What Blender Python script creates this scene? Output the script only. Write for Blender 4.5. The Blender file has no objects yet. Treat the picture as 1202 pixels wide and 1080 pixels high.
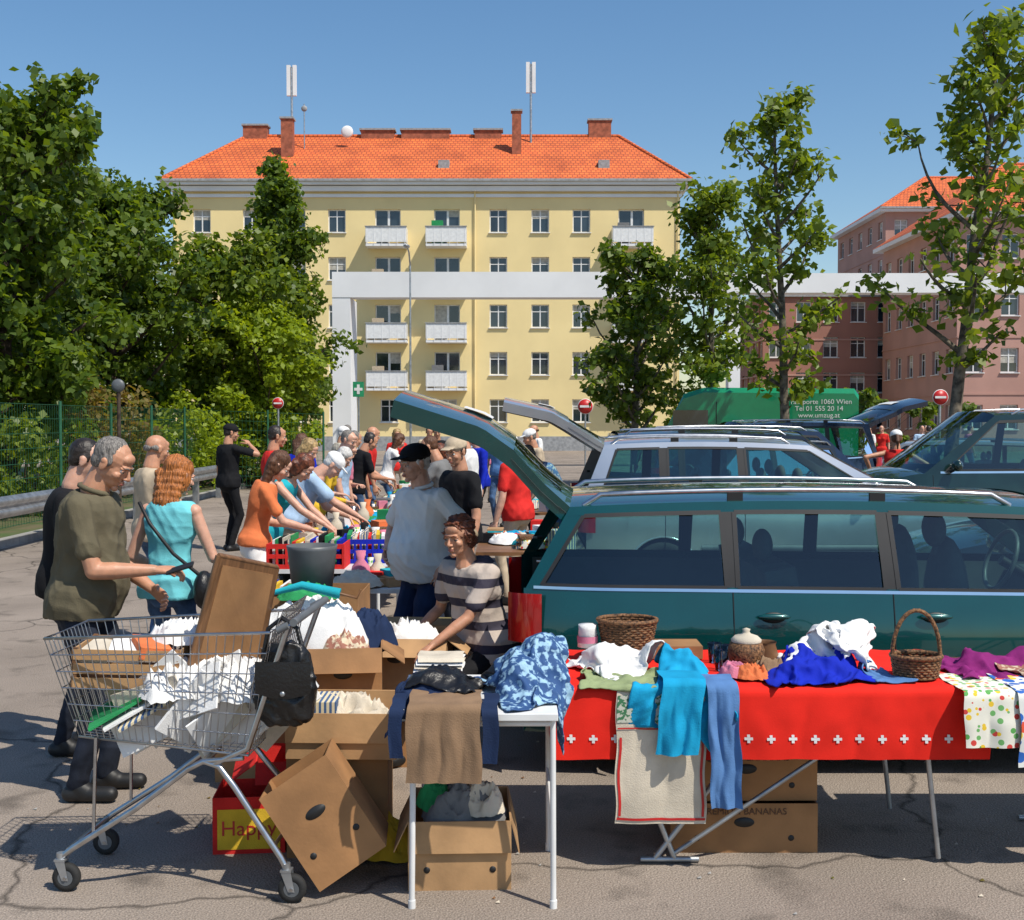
import bpy, math, random, numpy as np
from mathutils import Vector, Matrix, noise
import time
T0=time.time()
scene=bpy.context.scene
R=math.radians
# ------------------------------------------------------------ materials
MATS={}
def nodes_of(m):
    m.use_nodes=True
    nt=m.node_tree
    return nt,nt.nodes,nt.links
def mat(name,col=(.5,.5,.5),rough=.6,metal=0,var=.15,vs=6,bump=0,bs=60,spec=.5,coat=0,sss=0,col2=None,mode='noise',stretch=(1,1,1),bdir='X',rp=None):
    if name in MATS: return MATS[name]
    m=bpy.data.materials.new(name); nt,N,L=nodes_of(m)
    b=N['Principled BSDF']
    b.inputs['Roughness'].default_value=rough; b.inputs['Metallic'].default_value=metal
    b.inputs['Specular IOR Level'].default_value=spec
    b.inputs['Coat Weight'].default_value=coat; b.inputs['Coat Roughness'].default_value=.04
    if sss:
        b.inputs['Subsurface Weight'].default_value=sss; b.inputs['Subsurface Scale'].default_value=.02
        b.inputs['Subsurface Radius'].default_value=(1,.35,.2)
    tc=N.new('ShaderNodeTexCoord'); mp=N.new('ShaderNodeMapping'); mp.inputs['Scale'].default_value=stretch
    L.new(tc.outputs['Object'],mp.inputs['Vector'])
    c1=tuple(col)+(1,)
    c2=(tuple(col2) if col2 else tuple(max(0,c*(1-var*2.2)) for c in col))+(1,)
    if mode=='noise':
        t=N.new('ShaderNodeTexNoise'); t.inputs['Scale'].default_value=vs; t.inputs['Detail'].default_value=6
        f=t.outputs['Fac']
    elif mode=='voronoi':
        t=N.new('ShaderNodeTexVoronoi'); t.inputs['Scale'].default_value=vs; f=t.outputs['Distance']
    elif mode=='wave':
        t=N.new('ShaderNodeTexWave'); t.inputs['Scale'].default_value=vs; t.inputs['Distortion'].default_value=.4; t.bands_direction=bdir; f=t.outputs['Fac']
    L.new(mp.outputs['Vector'],t.inputs['Vector'])
    cr=N.new('ShaderNodeValToRGB'); cr.color_ramp.elements[0].position=.35; cr.color_ramp.elements[1].position=.65
    if col2 and mode!='noise': cr.color_ramp.elements[0].position=.45; cr.color_ramp.elements[1].position=.5
    if rp: cr.color_ramp.elements[0].position=rp[0]; cr.color_ramp.elements[1].position=rp[1]
    cr.color_ramp.elements[0].color=c2; cr.color_ramp.elements[1].color=c1
    L.new(f,cr.inputs['Fac']); L.new(cr.outputs['Color'],b.inputs['Base Color'])
    if bump:
        t2=N.new('ShaderNodeTexNoise'); t2.inputs['Scale'].default_value=bs; t2.inputs['Detail'].default_value=4
        L.new(mp.outputs['Vector'],t2.inputs['Vector'])
        bp=N.new('ShaderNodeBump'); bp.inputs['Strength'].default_value=bump; bp.inputs['Distance'].default_value=.01
        L.new(t2.outputs['Fac'],bp.inputs['Height']); L.new(bp.outputs['Normal'],b.inputs['Normal'])
    MATS[name]=m; return m
def printmat(name,base,scale,thr=.34,pal=((.6,.03,.03),(.02,.15,.5),(.05,.35,.1),(.8,.5,.03))):
    """cotton print: scattered motifs of several colours on a ground colour"""
    m=bpy.data.materials.new(name); nt,N,L=nodes_of(m); b=N['Principled BSDF']; b.inputs['Roughness'].default_value=.85
    tc=N.new('ShaderNodeTexCoord'); v=N.new('ShaderNodeTexVoronoi'); v.inputs['Scale'].default_value=scale; L.new(tc.outputs['Object'],v.inputs['Vector'])
    s=N.new('ShaderNodeSeparateColor'); L.new(v.outputs['Color'],s.inputs[0])
    cr=N.new('ShaderNodeValToRGB'); cr.color_ramp.interpolation='CONSTANT'
    cr.color_ramp.elements[0].color=pal[0]+(1,); cr.color_ramp.elements[1].position=1/len(pal); cr.color_ramp.elements[1].color=pal[1]+(1,)
    for i,p in enumerate(pal[2:]): e=cr.color_ramp.elements.new((i+2)/len(pal)); e.color=p+(1,)
    L.new(s.outputs[0],cr.inputs[0])
    g=N.new('ShaderNodeMath'); g.operation='LESS_THAN'; g.inputs[1].default_value=thr; L.new(v.outputs['Distance'],g.inputs[0])
    x=N.new('ShaderNodeMixRGB'); x.inputs[1].default_value=base+(1,); L.new(g.outputs[0],x.inputs[0]); L.new(cr.outputs[0],x.inputs[2]); L.new(x.outputs[0],b.inputs['Base Color'])
    MATS[name]=m
def glassmat(name,tint=(.3,.42,.42),rough=.02,ior=1.6):
    m=bpy.data.materials.new(name); nt,N,L=nodes_of(m); N.clear()
    o=N.new('ShaderNodeOutputMaterial'); mx=N.new('ShaderNodeMixShader'); tr=N.new('ShaderNodeBsdfTransparent'); g=N.new('ShaderNodeBsdfGlossy')
    fr=N.new('ShaderNodeFresnel'); fr.inputs['IOR'].default_value=ior
    tr.inputs['Color'].default_value=tint+(1,); g.inputs['Roughness'].default_value=rough; g.inputs['Color'].default_value=(.9,.95,1,1)
    L.new(fr.outputs[0],mx.inputs[0]); L.new(tr.outputs[0],mx.inputs[1]); L.new(g.outputs[0],mx.inputs[2]); L.new(mx.outputs[0],o.inputs[0])
    MATS[name]=m; return m
def leafmat(name,c1,c2,c3):
    m=bpy.data.materials.new(name); nt,N,L=nodes_of(m); N.clear()
    o=N.new('ShaderNodeOutputMaterial'); mx=N.new('ShaderNodeMixShader'); mx.inputs[0].default_value=.45
    d=N.new('ShaderNodeBsdfPrincipled'); d.inputs['Roughness'].default_value=.45; d.inputs['Specular IOR Level'].default_value=.4
    t=N.new('ShaderNodeBsdfTranslucent'); ge=N.new('ShaderNodeNewGeometry'); cr=N.new('ShaderNodeValToRGB')
    cr.color_ramp.elements[0].color=c1+(1,); cr.color_ramp.elements[1].color=c3+(1,)
    e=cr.color_ramp.elements.new(.5); e.color=c2+(1,)
    L.new(ge.outputs['Random Per Island'],cr.inputs[0]); L.new(cr.outputs[0],d.inputs['Base Color'])
    h=N.new('ShaderNodeMixRGB'); h.blend_type='MULTIPLY'; h.inputs[0].default_value=1; h.inputs[2].default_value=(2.0,1.8,.5,1)
    L.new(cr.outputs[0],h.inputs[1]); L.new(h.outputs[0],t.inputs['Color'])
    L.new(d.outputs[0],mx.inputs[1]); L.new(t.outputs[0],mx.inputs[2]); L.new(mx.outputs[0],o.inputs[0])
    MATS[name]=m; return m
def G(n): return MATS[n]
mat('steel',(.55,.56,.58),.3,1,.1,20); mat('chrome',(.8,.8,.82),.12,1,.03); mat('galv',(.5,.52,.54),.42,.8,.15,8)
mat('black',(.012,.012,.013),.55); mat('rubber',(.02,.02,.02),.8,bump=.2); mat('greyplastic',(.13,.14,.15),.45)
mat('whitepaint',(.78,.78,.77),.35,var=.06); mat('whiteplaster',(.8,.8,.8),.8,var=.05,vs=.5)
mat('cardboard',(.48,.28,.13),.85,var=.14,vs=5,bump=.1,bs=40); mat('cardboard2',(.38,.19,.075),.85,var=.17,vs=4,bump=.1)
mat('wood',(.25,.12,.05),.5,var=.25,vs=5,stretch=(1,8,1)); mat('wicker',(.28,.13,.05),.7,var=.4,vs=90,bump=.6,bs=120)
mat('skin',(.66,.36,.25),.5,var=.08,vs=25,sss=.12,bump=.05,bs=150); mat('skin_tan',(.55,.27,.16),.5,var=.08,vs=25,sss=.1,bump=.05,bs=150)
mat('lips',(.45,.15,.12),.45); mat('eyewhite',(.62,.6,.57),.25); mat('iris',(.03,.02,.015),.15)
mat('hair_grey',(.27,.245,.22),.6,var=.35,vs=40,stretch=(4,4,1),bump=.5,bs=60); mat('hair_dark',(.03,.02,.015),.5,var=.3,vs=40,bump=.5,bs=60)
mat('hair_ginger',(.60,.20,.045),.45,var=.32,vs=40,stretch=(4,4,.5),bump=.7,bs=60); mat('hair_red',(.20,.055,.022),.5,var=.35,vs=40,bump=.6,bs=60)
mat('hair_brown',(.15,.06,.025),.5,var=.3,vs=40,stretch=(4,4,.5),bump=.6); mat('hair_blond',(.5,.33,.14),.5,var=.3,vs=40,bump=.5); mat('hair_white',(.65,.63,.6),.6,var=.15,vs=40,bump=.5)
def cl(n,c,**k): return mat('cloth_'+n,c,.85,var=k.pop('var',.1),vs=k.pop('vs',9),bump=k.pop('bump',.25),bs=k.pop('bs',180),spec=.2,**k)
cl('olive',(.14,.12,.075)); cl('jeans_dark',(.028,.035,.055),var=.25); cl('jeans',(.10,.19,.36),var=.3); cl('turquoise',(.18,.62,.68)); cl('black',(.012,.012,.014))
cl('orange',(.75,.2,.07)); cl('white',(.8,.79,.77),var=.04); cl('lightblue',(.42,.57,.76)); cl('red',(.7,.03,.025)); cl('teal',(.02,.4,.48)); cl('navy',(.015,.03,.08)); cl('beige',(.55,.44,.31))
cl('grey',(.2,.2,.2)); cl('brown',(.27,.17,.1)); cl('royal',(.008,.025,.45)); cl('sky',(.01,.34,.60)); cl('denim',(.1,.22,.46)); cl('purple',(.25,.02,.16)); cl('green',(.03,.3,.1)); cl('yellow',(.78,.5,.04)); cl('pink',(.68,.22,.32)); cl('redcloth',(.78,.022,.012),var=.06,bump=.08); cl('cream',(.66,.58,.46)); cl('sage',(.3,.36,.18))
mat('cloth_paisley',(.02,.07,.20),.8,vs=34,col2=(.30,.48,.62),bump=.2,rp=(.42,.5))
mat('cloth_stripe',(.50,.42,.36),.85,mode='wave',vs=2.6,col2=(.035,.03,.05),bdir='Z',bump=.2,rp=(.3,.36)); mat('cloth_blueprint',(.1,.2,.45),.8,mode='voronoi',vs=30,col2=(.5,.55,.6))
mat('bookmix',(.7,.6,.4),.7,mode='wave',vs=14,col2=(.06,.12,.25),stretch=(1,1,.1))
printmat('napkin1',(.74,.72,.62),34,.4,((.1,.35,.08),(.75,.5,.03),(.15,.4,.12),(.6,.05,.04))); printmat('napkin2',(.7,.7,.66),22,.5,((.02,.12,.45),(.7,.08,.03),(.8,.55,.03),(.02,.12,.45)))
mat('towelgreen',(.5,.5,.42),.8,vs=60,col2=(.04,.16,.07),rp=(.47,.52)); mat('paisley_brown',(.3,.12,.08),.8,vs=30,col2=(.6,.5,.35),rp=(.45,.52))
mat('carGreen',(.0,.068,.066),.25,.35,var=.05,coat=1); mat('carSilver',(.55,.57,.6),.28,.6,var=.03,coat=1); mat('carBlack',(.012,.013,.016),.2,.2,var=.05,coat=1); mat('carDkGreen',(.006,.03,.024),.25,.3,coat=1); mat('carBlue',(.012,.025,.06),.25,.3,coat=1); mat('vanGreen',(.0,.24,.10),.35,.0,coat=.6,var=.05)
mat('interior',(.07,.08,.08),.8); mat('seat',(.12,.13,.13),.9,bump=.2); mat('redlens',(.5,.01,.01),.15,coat=1); mat('headlamp',(.7,.72,.75),.08,.5)
glassmat('carglass',(.55,.78,.74),ior=1.75); glassmat('clearglass',(.85,.9,.9)); mat('leather',(.012,.011,.011),.38,var=.2,bump=.3,bs=80)
mat('winglass',(.03,.045,.06),.06,var=.3,vs=.6,spec=1); mat('curtain',(.5,.48,.42),.8)
mat('bark',(.2,.165,.12),.9,var=.35,vs=9,bump=.7,bs=25); mat('bark2',(.09,.06,.04),.9,var=.35,vs=9,bump=.7,bs=25)
leafmat('leafA',(.07,.12,.014),(.13,.19,.022),(.21,.27,.035)); leafmat('leafB',(.05,.10,.012),(.10,.155,.018),(.16,.23,.03)); leafmat('leafC',(.15,.21,.014),(.23,.31,.02),(.30,.38,.03)); leafmat('leafD',(.03,.07,.014),(.065,.115,.02),(.11,.16,.03)); leafmat('leafBrown',(.18,.11,.04),(.22,.17,.05),(.14,.16,.03))
# ------------------------------------------------------------ mesh builder
def newobj(name,me,parent=None):
    o=bpy.data.objects.new(name,me); scene.collection.objects.link(o)
    if parent: o.parent=parent
    return o
def empty(name,loc=(0,0,0),rz=0):
    e=bpy.data.objects.new(name,None); scene.collection.objects.link(e); e.location=loc; e.rotation_euler=(0,0,rz); e.empty_display_size=.1; return e
class MB:
    def __init__(s): s.V=[];s.F=[];s.mi=[];s.sm=[];s.mats=[];s.n=0
    def slot(s,m):
        if m not in s.mats: s.mats.append(m)
        return s.mats.index(m)
    def add(s,V,F,m,M=None,smooth=True):
        V=np.asarray(V,dtype=float).reshape(-1,3)
        if M is not None:
            A=np.array(M); V=V@A[:3,:3].T+A[:3,3]
        s.V.append(V); k=s.slot(m); n=s.n
        for f in F: s.F.append([int(i)+n for i in f])
        s.mi+= [k]*len(F); s.sm+=[smooth]*len(F); s.n+=len(V)
    def box(s,c,d,m,rot=None,M=None):
        x,y,z=[a/2 for a in d]
        V=[(-x,-y,-z),(x,-y,-z),(x,y,-z),(-x,y,-z),(-x,-y,z),(x,-y,z),(x,y,z),(-x,y,z)]
        F=[(0,3,2,1),(4,5,6,7),(0,1,5,4),(1,2,6,5),(2,3,7,6),(3,0,4,7)]
        T=Matrix.Translation(c)
        if rot is not None:
            from mathutils import Euler
            T=T@Euler(rot).to_matrix().to_4x4()
        if M is not None: T=M@T
        s.add(V,F,m,T,False)
    def b2(s,p,q,m,M=None):
        s.box([(a+b)/2 for a,b in zip(p,q)],[abs(a-b) for a,b in zip(p,q)],m,M=M)
    def tube(s,pts,r,m,n=8,cap=True,M=None,closed=False):
        pts=[Vector(p) for p in pts]; k=len(pts); rs=r if isinstance(r,(list,tuple)) else [r]*k
        V=[];F=[]; prev=None
        for i,p in enumerate(pts):
            if closed: d=pts[(i+1)%k]-pts[i-1]
            else: d=pts[min(i+1,k-1)]-pts[max(i-1,0)]
            if d.length<1e-9: d=Vector((0,0,1))
            d.normalize()
            if prev is None:
                a=Vector((0,0,1)) if abs(d.z)<.9 else Vector((1,0,0)); u=d.cross(a).normalized()
            else: u=(prev-d*prev.dot(d)); u=u.normalized() if u.length>1e-6 else d.orthogonal().normalized()
            prev=u; w=d.cross(u)
            for j in range(n):
                t=2*math.pi*j/n; V.append(p+(u*math.cos(t)+w*math.sin(t))*rs[i])
        for i in range(k if closed else k-1):
            for j in range(n):
                a=i*n+j;b=i*n+(j+1)%n; c=((i+1)%k)*n+(j+1)%n; d2=((i+1)%k)*n+j
                F.append((a,b,c,d2))
        s.add([tuple(v) for v in V],F,m,M,True)
        if cap and not closed:
            s.add([tuple(v) for v in V[:n]]+[tuple(v) for v in V[(k-1)*n:]],[tuple(range(n))[::-1],tuple(n+j for j in range(n))],m,M,False)
    def lathe(s,prof,m,n=20,M=None,c=(0,0,0)):
        V=[];F=[];k=len(prof)
        for r,z in prof:
            for j in range(n):
                t=2*math.pi*j/n; V.append((c[0]+r*math.cos(t),c[1]+r*math.sin(t),c[2]+z))
        for i in range(k-1):
            for j in range(n): F.append((i*n+j,i*n+(j+1)%n,(i+1)*n+(j+1)%n,(i+1)*n+j))
        s.add(V,F,m,M,True)
    def grid(s,fn,nu,nv,m,M=None,smooth=True):
        V=[fn(i/(nu-1),j/(nv-1)) for j in range(nv) for i in range(nu)]
        F=[(j*nu+i,j*nu+i+1,(j+1)*nu+i+1,(j+1)*nu+i) for j in range(nv-1) for i in range(nu-1)]
        s.add(V,F,m,M,smooth)
    def ell(s,c,r,m,n=14,k=10,M=None):
        V,F=ellp(c,r,n=n,k=k); s.add(V,F,m,M,True)
    def build(s,name,parent=None,loc=None,rz=0,bevel=0):
        me=bpy.data.meshes.new(name); V=np.concatenate(s.V)
        me.from_pydata(V.tolist(),[],s.F); 
        for m in s.mats: me.materials.append(G(m))
        me.polygons.foreach_set('material_index',s.mi); me.polygons.foreach_set('use_smooth',s.sm); me.update()
        o=newobj(name,me,parent)
        if loc is not None: o.location=loc
        o.rotation_euler=(0,0,rz)
        if bevel:
            b=o.modifiers.new('b','BEVEL'); b.width=bevel; b.segments=2; b.limit_method='ANGLE'; b.angle_limit=R(40)
        return o
def ellp(c,r,Rm=None,n=14,k=10):
    V=[];F=[]
    c=Vector(c)
    V.append(Vector((0,0,-r[2])))
    for i in range(1,k):
        ph=-math.pi/2+math.pi*i/k
        for j in range(n):
            t=2*math.pi*j/n; V.append(Vector((r[0]*math.cos(ph)*math.cos(t),r[1]*math.cos(ph)*math.sin(t),r[2]*math.sin(ph))))
    V.append(Vector((0,0,r[2])))
    for j in range(n): F.append((0,1+(j+1)%n,1+j))
    for i in range(k-2):
        for j in range(n): F.append((1+i*n+j,1+i*n+(j+1)%n,1+(i+1)*n+(j+1)%n,1+(i+1)*n+j))
    last=len(V)-1
    for j in range(n): F.append((last,1+(k-2)*n+j,1+(k-2)*n+(j+1)%n))
    if Rm is not None: V=[Rm@v for v in V]
    return [tuple(v+c) for v in V],F
# ------------------------------------------------------------ prim soup + voxel remesh
class Soup:
    def __init__(s): s.V=[];s.F=[]
    def add(s,V,F):
        n=len(s.V); s.V+= [tuple(v) for v in V]; s.F+=[tuple(i+n for i in f) for f in F]
    def ell(s,c,r,Rm=None):
        if not hasattr(r,'__len__'): r=(r,r,r)
        s.add(*ellp(c,r,Rm))
    def cap(s,a,b,ra,rb,n=12):
        a=Vector(a);b=Vector(b); d=b-a; L=d.length
        if L<1e-6: s.ell(a,ra); return
        d/=L; u=d.orthogonal().normalized(); w=d.cross(u)
        st=[(-ra*math.cos(t),ra*math.sin(t)) for t in (.35,.8,1.2)]+[(0,ra),(L*.5,(ra+rb)/2),(L,rb)]+[(L+rb*math.cos(t),rb*math.sin(t)) for t in (1.2,.8,.35)]
        V=[];F=[]
        for z,r in st:
            for j in range(n):
                t=2*math.pi*j/n; V.append(a+d*z+(u*math.cos(t)+w*math.sin(t))*r)
        k=len(st)
        for i in range(k-1):
            for j in range(n): F.append((i*n+j,i*n+(j+1)%n,(i+1)*n+(j+1)%n,(i+1)*n+j))
        F.append(tuple(range(n))[::-1]); F.append(tuple((k-1)*n+j for j in range(n)))
        s.add(V,F)
    def loft(s,rings,n=18):
        V=[];F=[]
        for c,u,v,ru,rv in rings:
            for j in range(n):
                t=2*math.pi*j/n; ct,st=math.cos(t),math.sin(t)
                e=.85
                V.append(Vector(c)+u*(ru*math.copysign(abs(ct)**e,ct))+v*(rv*math.copysign(abs(st)**e,st)))
        k=len(rings)
        for i in range(k-1):
            for j in range(n): F.append((i*n+j,i*n+(j+1)%n,(i+1)*n+(j+1)%n,(i+1)*n+j))
        F.append(tuple(range(n))[::-1]); F.append(tuple((k-1)*n+j for j in range(n)))
        s.add(V,F)
def foldnoise(V,freq,seed,an=(1,1,1)):
    rs=np.random.RandomState(seed); D=np.zeros(len(V)); V=V*np.array(an)
    for k in range(4):
        a=rs.normal(size=3); a/=np.linalg.norm(a); b=rs.normal(size=3); b/=np.linalg.norm(b); c=rs.normal(size=3)
        f=freq*(.6+.45*k)
        w=np.sin(V@b*f*.6+rs.rand()*6)*1.3+np.sin(V@c*f*.35+rs.rand()*6)
        x=np.sin(V@a*f+w)
        D+=(1-2*np.abs(x)**.8)/(1+.5*k)
    return D
def remesh(sp,voxel,smooth=3,amp=0,freq=30,seed=0,fac=.5,an=(1,1,1),bias=0):
    me=bpy.data.meshes.new('tmp'); me.from_pydata(sp.V,[],sp.F); me.update()
    o=bpy.data.objects.new('tmp',me); scene.collection.objects.link(o)
    m=o.modifiers.new('r','REMESH'); m.mode='VOXEL'; m.voxel_size=voxel; m.adaptivity=0
    if smooth:
        q=o.modifiers.new('s','SMOOTH'); q.factor=fac; q.iterations=smooth
    dg=bpy.context.evaluated_depsgraph_get(); ev=o.evaluated_get(dg); em=ev.to_mesh()
    n=len(em.vertices); V=np.empty(n*3); em.vertices.foreach_get('co',V); V=V.reshape(-1,3)
    Nn=np.empty(n*3); em.vertices.foreach_get('normal',Nn); Nn=Nn.reshape(-1,3)
    F=[tuple(p.vertices) for p in em.polygons]
    ev.to_mesh_clear(); bpy.data.objects.remove(o); bpy.data.meshes.remove(me)
    if amp: V=V+Nn*(foldnoise(V,freq,seed,an)*amp*.6+bias)[:,None]
    return V,F
# ------------------------------------------------------------ cloth simulation (garments on the tables)
def temp_box(p,q):
    mb=MB(); mb.b2(p,q,'black'); return mb.build('tmp_collider')
def temp_lump(c,r):
    mb=MB(); mb.ell(c,r,'black',16,10); return mb.build('tmp_collider')
def collide(o):
    o.modifiers.new('c','COLLISION'); o.collision.thickness_outer=.005; o.collision.thickness_inner=.01; o.collision.cloth_friction=30
def garment(name,m,c,w,d,rz,seed,sq=.8,lift=.05,fw=.14,stiff=.5,shape=None,res=.02):
    nx=int(w/res);ny=int(d/res); V=[];rest=[]; idx={}; rs=random.Random(seed); ph=rs.random()*6
    ca,sa=math.cos(rz),math.sin(rz); A=fw/(2*math.pi)*2*math.sqrt(max(1/sq-1,0))
    def inside(u,v):
        if shape=='shirt':
            if v>.72: return abs(u-.5)<.5 and not (v>.95 and abs(u-.5)<.09)
            return abs(u-.5)<.27
        return True
    F=[]
    for j in range(ny):
        for i in range(nx):
            u=i/(nx-1);v=j/(ny-1)
            if not inside(u,v): continue
            x=(u-.5)*w; y=(v-.5)*d; idx[(i,j)]=len(V); rest.append((x,y,0)); xs=x*sq
            z=A*math.sin(xs*2*math.pi/fw+ph+3*noise.noise(Vector((y*4,seed,0))))*(.6+.8*noise.noise(Vector((x*3,y*3,seed+2))))
            ys=y*(.7+.3*sq)+.06*noise.noise(Vector((x*5,y*2,seed))); xs+=.05*noise.noise(Vector((x*2,y*6,seed+5)))
            V.append((c[0]+xs*ca-ys*sa,c[1]+xs*sa+ys*ca,c[2]+lift+z+.06*noise.noise(Vector((x*5,y*5,seed+7)))))
    for j in range(ny-1):
        for i in range(nx-1):
            k=[(i,j),(i+1,j),(i+1,j+1),(i,j+1)]
            if all(q in idx for q in k): F.append(tuple(idx[q] for q in k))
    me=bpy.data.meshes.new(name); me.from_pydata(V,[],F); me.materials.append(G(m))
    o=newobj(name+'_sim',me); o.shape_key_add(name='Basis'); k=o.shape_key_add(name='rest'); k.data.foreach_set('co',np.array(rest,dtype=np.float32).ravel()); k.value=0
    mo=o.modifiers.new('cl','CLOTH'); s=mo.settings; s.quality=4; s.mass=.25; s.tension_stiffness=12; s.compression_stiffness=12; s.shear_stiffness=4; s.bending_stiffness=stiff; s.air_damping=2.5; s.rest_shape_key=k
    cs=mo.collision_settings; cs.use_self_collision=True; cs.self_distance_min=.007; cs.distance_min=.005; cs.collision_quality=2; cs.self_friction=20
    mo.point_cache.frame_start=1; mo.point_cache.frame_end=60
    o['nm']=name; o['sd']=seed; return o
def run_sim(objs,frames=42,as_collider=False):
    for f in range(1,frames+1): scene.frame_set(f)
    dg=bpy.context.evaluated_depsgraph_get(); out=[]
    for o in objs:
        me=bpy.data.meshes.new_from_object(o.evaluated_get(dg)); name=o['nm']; seed=o['sd']
        me.polygons.foreach_set('use_smooth',[True]*len(me.polygons))
        bpy.data.objects.remove(o); me.name=name; o2=newobj(name,me)
        if as_collider: collide(o2)
        o2['sd']=seed; out.append(o2)
    return out
def finish_cloth(o,amp=.004,freq=34,thick=.0035):
    if 'c' in o.modifiers: o.modifiers.remove(o.modifiers['c'])
    s=o.modifiers.new('s','SUBSURF'); s.levels=1; s.render_levels=1
    dg=bpy.context.evaluated_depsgraph_get(); me=bpy.data.meshes.new_from_object(o.evaluated_get(dg)); o.modifiers.clear(); o.data=me
    n=len(me.vertices); V=np.empty(n*3); me.vertices.foreach_get('co',V); V=V.reshape(-1,3); Nn=np.empty(n*3); me.vertices.foreach_get('normal',Nn); Nn=Nn.reshape(-1,3)
    V=V+Nn*(foldnoise(V,freq,o['sd'])*amp)[:,None]; me.vertices.foreach_set('co',V.ravel()); me.polygons.foreach_set('use_smooth',[True]*len(me.polygons)); me.update()
    q=o.modifiers.new('t','SOLIDIFY'); q.thickness=thick; q.offset=0
cols=[temp_box((.15,4.59,.2),(1.93,5.37,.75)),temp_box((-.44,4.195,.2),(.17,4.865,.748)),temp_box((1.955,4.54,.2),(3.2,5.25,.745))]
lumps=[temp_lump(c,r) for c,r in (((-.30,4.52,.77),(.11,.12,.06)),((.03,4.50,.80),(.07,.09,.10)),((.12,4.68,.82),(.08,.07,.13)),((.22,4.80,.80),(.07,.05,.12)),((-.02,4.68,.80),(.06,.06,.06)),((.40,4.94,.79),(.05,.06,.07)),((.50,4.98,.79),(.04,.05,.05)),((.62,4.88,.79),(.06,.06,.09)),((.73,4.84,.78),(.05,.05,.07)),
  ((1.24,4.92,.79),(.05,.06,.07)),((1.36,5.02,.82),(.05,.05,.09)),((1.47,4.98,.84),(.045,.05,.10)),((1.55,5.05,.82),(.05,.05,.12)),((1.41,4.88,.79),(.04,.04,.05)),((1.18,4.74,.78),(.045,.045,.05)),((1.33,4.76,.78),(.05,.04,.06)),((2.02,4.95,.76),(.08,.07,.06)),((2.25,4.98,.76),(.1,.06,.07)))]
for o in cols+lumps: collide(o)
A_=[garment('dark_jacket','cloth_navy',(-.34,4.44,.84),.50,.60,.1,1,.85),garment('white_blouse','cloth_white',(.43,4.95,.86),.55,.50,.5,5,.72,stiff=.3),garment('royal_blue_dress','cloth_royal',(1.27,4.80,.86),.70,.44,.1,4,.74,fw=.11),garment('lace_curtain','cloth_white',(1.32,4.98,.94),.62,.46,.4,12,.7,fw=.1,stiff=.25),garment('purple_cardigan','cloth_purple',(2.12,4.95,.84),.75,.52,.1,14,.75,fw=.12),garment('green_towel','cloth_sage',(.45,4.72,.80),.36,.30,.1,18,.9)]
A_=run_sim(A_,38,True)
B_=[garment('paisley_dress','cloth_paisley',(.09,4.56,.96),.66,.72,.35,2,.72,fw=.12,stiff=.35),garment('leather_jacket','leather',(-.22,4.56,.90),.60,.52,-.3,6,.78,shape='shirt'),garment('blue_sweater','cloth_sky',(.70,4.74,.90),.62,.74,3.05,3,.80,shape='shirt',stiff=.8),garment('lace_curtain','cloth_white',(1.50,5.0,1.0),.58,.52,.2,9,.62,fw=.09,stiff=.25),garment('brown_scarf','paisley_brown',(2.3,4.78,.86),.5,.3,.1,29,.8),garment('blue_shirt','cloth_denim',(1.52,4.78,.86),.26,.28,.3,21,.7,fw=.08)]
B_=run_sim(B_,42)
for o in cols+lumps: bpy.data.objects.remove(o)
for o in A_+B_: finish_cloth(o,.0045 if 'jacket' not in o.name else .006)
scene.frame_set(1)
print('cloth',time.time()-T0)
# ------------------------------------------------------------ people
def ik(a,t,l1,l2,pole):
    d=t-a; dist=max(d.length,1e-4); L=min(dist,(l1+l2)*.992); L=max(L,abs(l1-l2)+.02); dr=d/dist; t=a+dr*L
    x=(l1*l1-l2*l2+L*L)/(2*L); hh=math.sqrt(max(l1*l1-x*x,0)); p=pole-dr*pole.dot(dr)
    p=p.normalized() if p.length>1e-5 else dr.orthogonal().normalized()
    return a+dr*x+p*hh,t
def hand(mb,wr,d,back,side,skin,curl,k,near):
    d=d.normalized(); z=(back-d*back.dot(d)); z=z.normalized() if z.length>1e-4 else d.orthogonal().normalized(); x=d.cross(z)
    sg=-1 if side>0 else 1
    Mx=Matrix(((x.x,d.x,z.x,wr.x),(x.y,d.y,z.y,wr.y),(x.z,d.z,z.z,wr.z),(0,0,0,1)))
    def P(a,b,c): return Mx@Vector((a*sg*k,b*k,c*k))
    sp=Soup(); rg=[]
    for yy,rx,rz in ((-.03,.024,.021),(.0,.026,.019),(.02,.031,.017),(.045,.038,.0155),(.07,.041,.014),(.088,.040,.012),(.096,.036,.008)):
        rg.append((P(0,yy,0),x,z,rx*k,rz*k))
    sp.loft(rg,14)
    for fx,L,sp_ in ((.031,.074,.06),(.0105,.083,.02),(-.0105,.077,-.02),(-.031,.060,-.07)):
        p=Vector((fx,.082,-.002)); ang=curl*.35; rr=.0093
        for q,fr in enumerate((.46,.30,.24)):
            dr=Vector((math.sin(sp_)*(1 if q==0 else .6),math.cos(ang),-math.sin(ang))).normalized()
            p2=p+dr*L*fr
            sp.cap(P(*p),P(*p2),rr*k,(rr-.0008)*k,8); rr-=.0008; p=p2; ang+=curl*.75
    p=Vector((.024,.02,-.006)); dr=Vector((.72,.62,-.3)).normalized(); rr=.0135
    for q,L in enumerate((.042,.034,.026)):
        p2=p+dr*L; sp.cap(P(*p),P(*p2),rr*k,(rr-.002)*k,8); rr-=.0018; p=p2
        dr=(dr+Vector((-.25,.25,-.35*curl))).normalized()
    if near: V,F=remesh(sp,.0030*k,2)
    else: V,F=sp.V,sp.F
    mb.add(V,F,skin)
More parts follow.
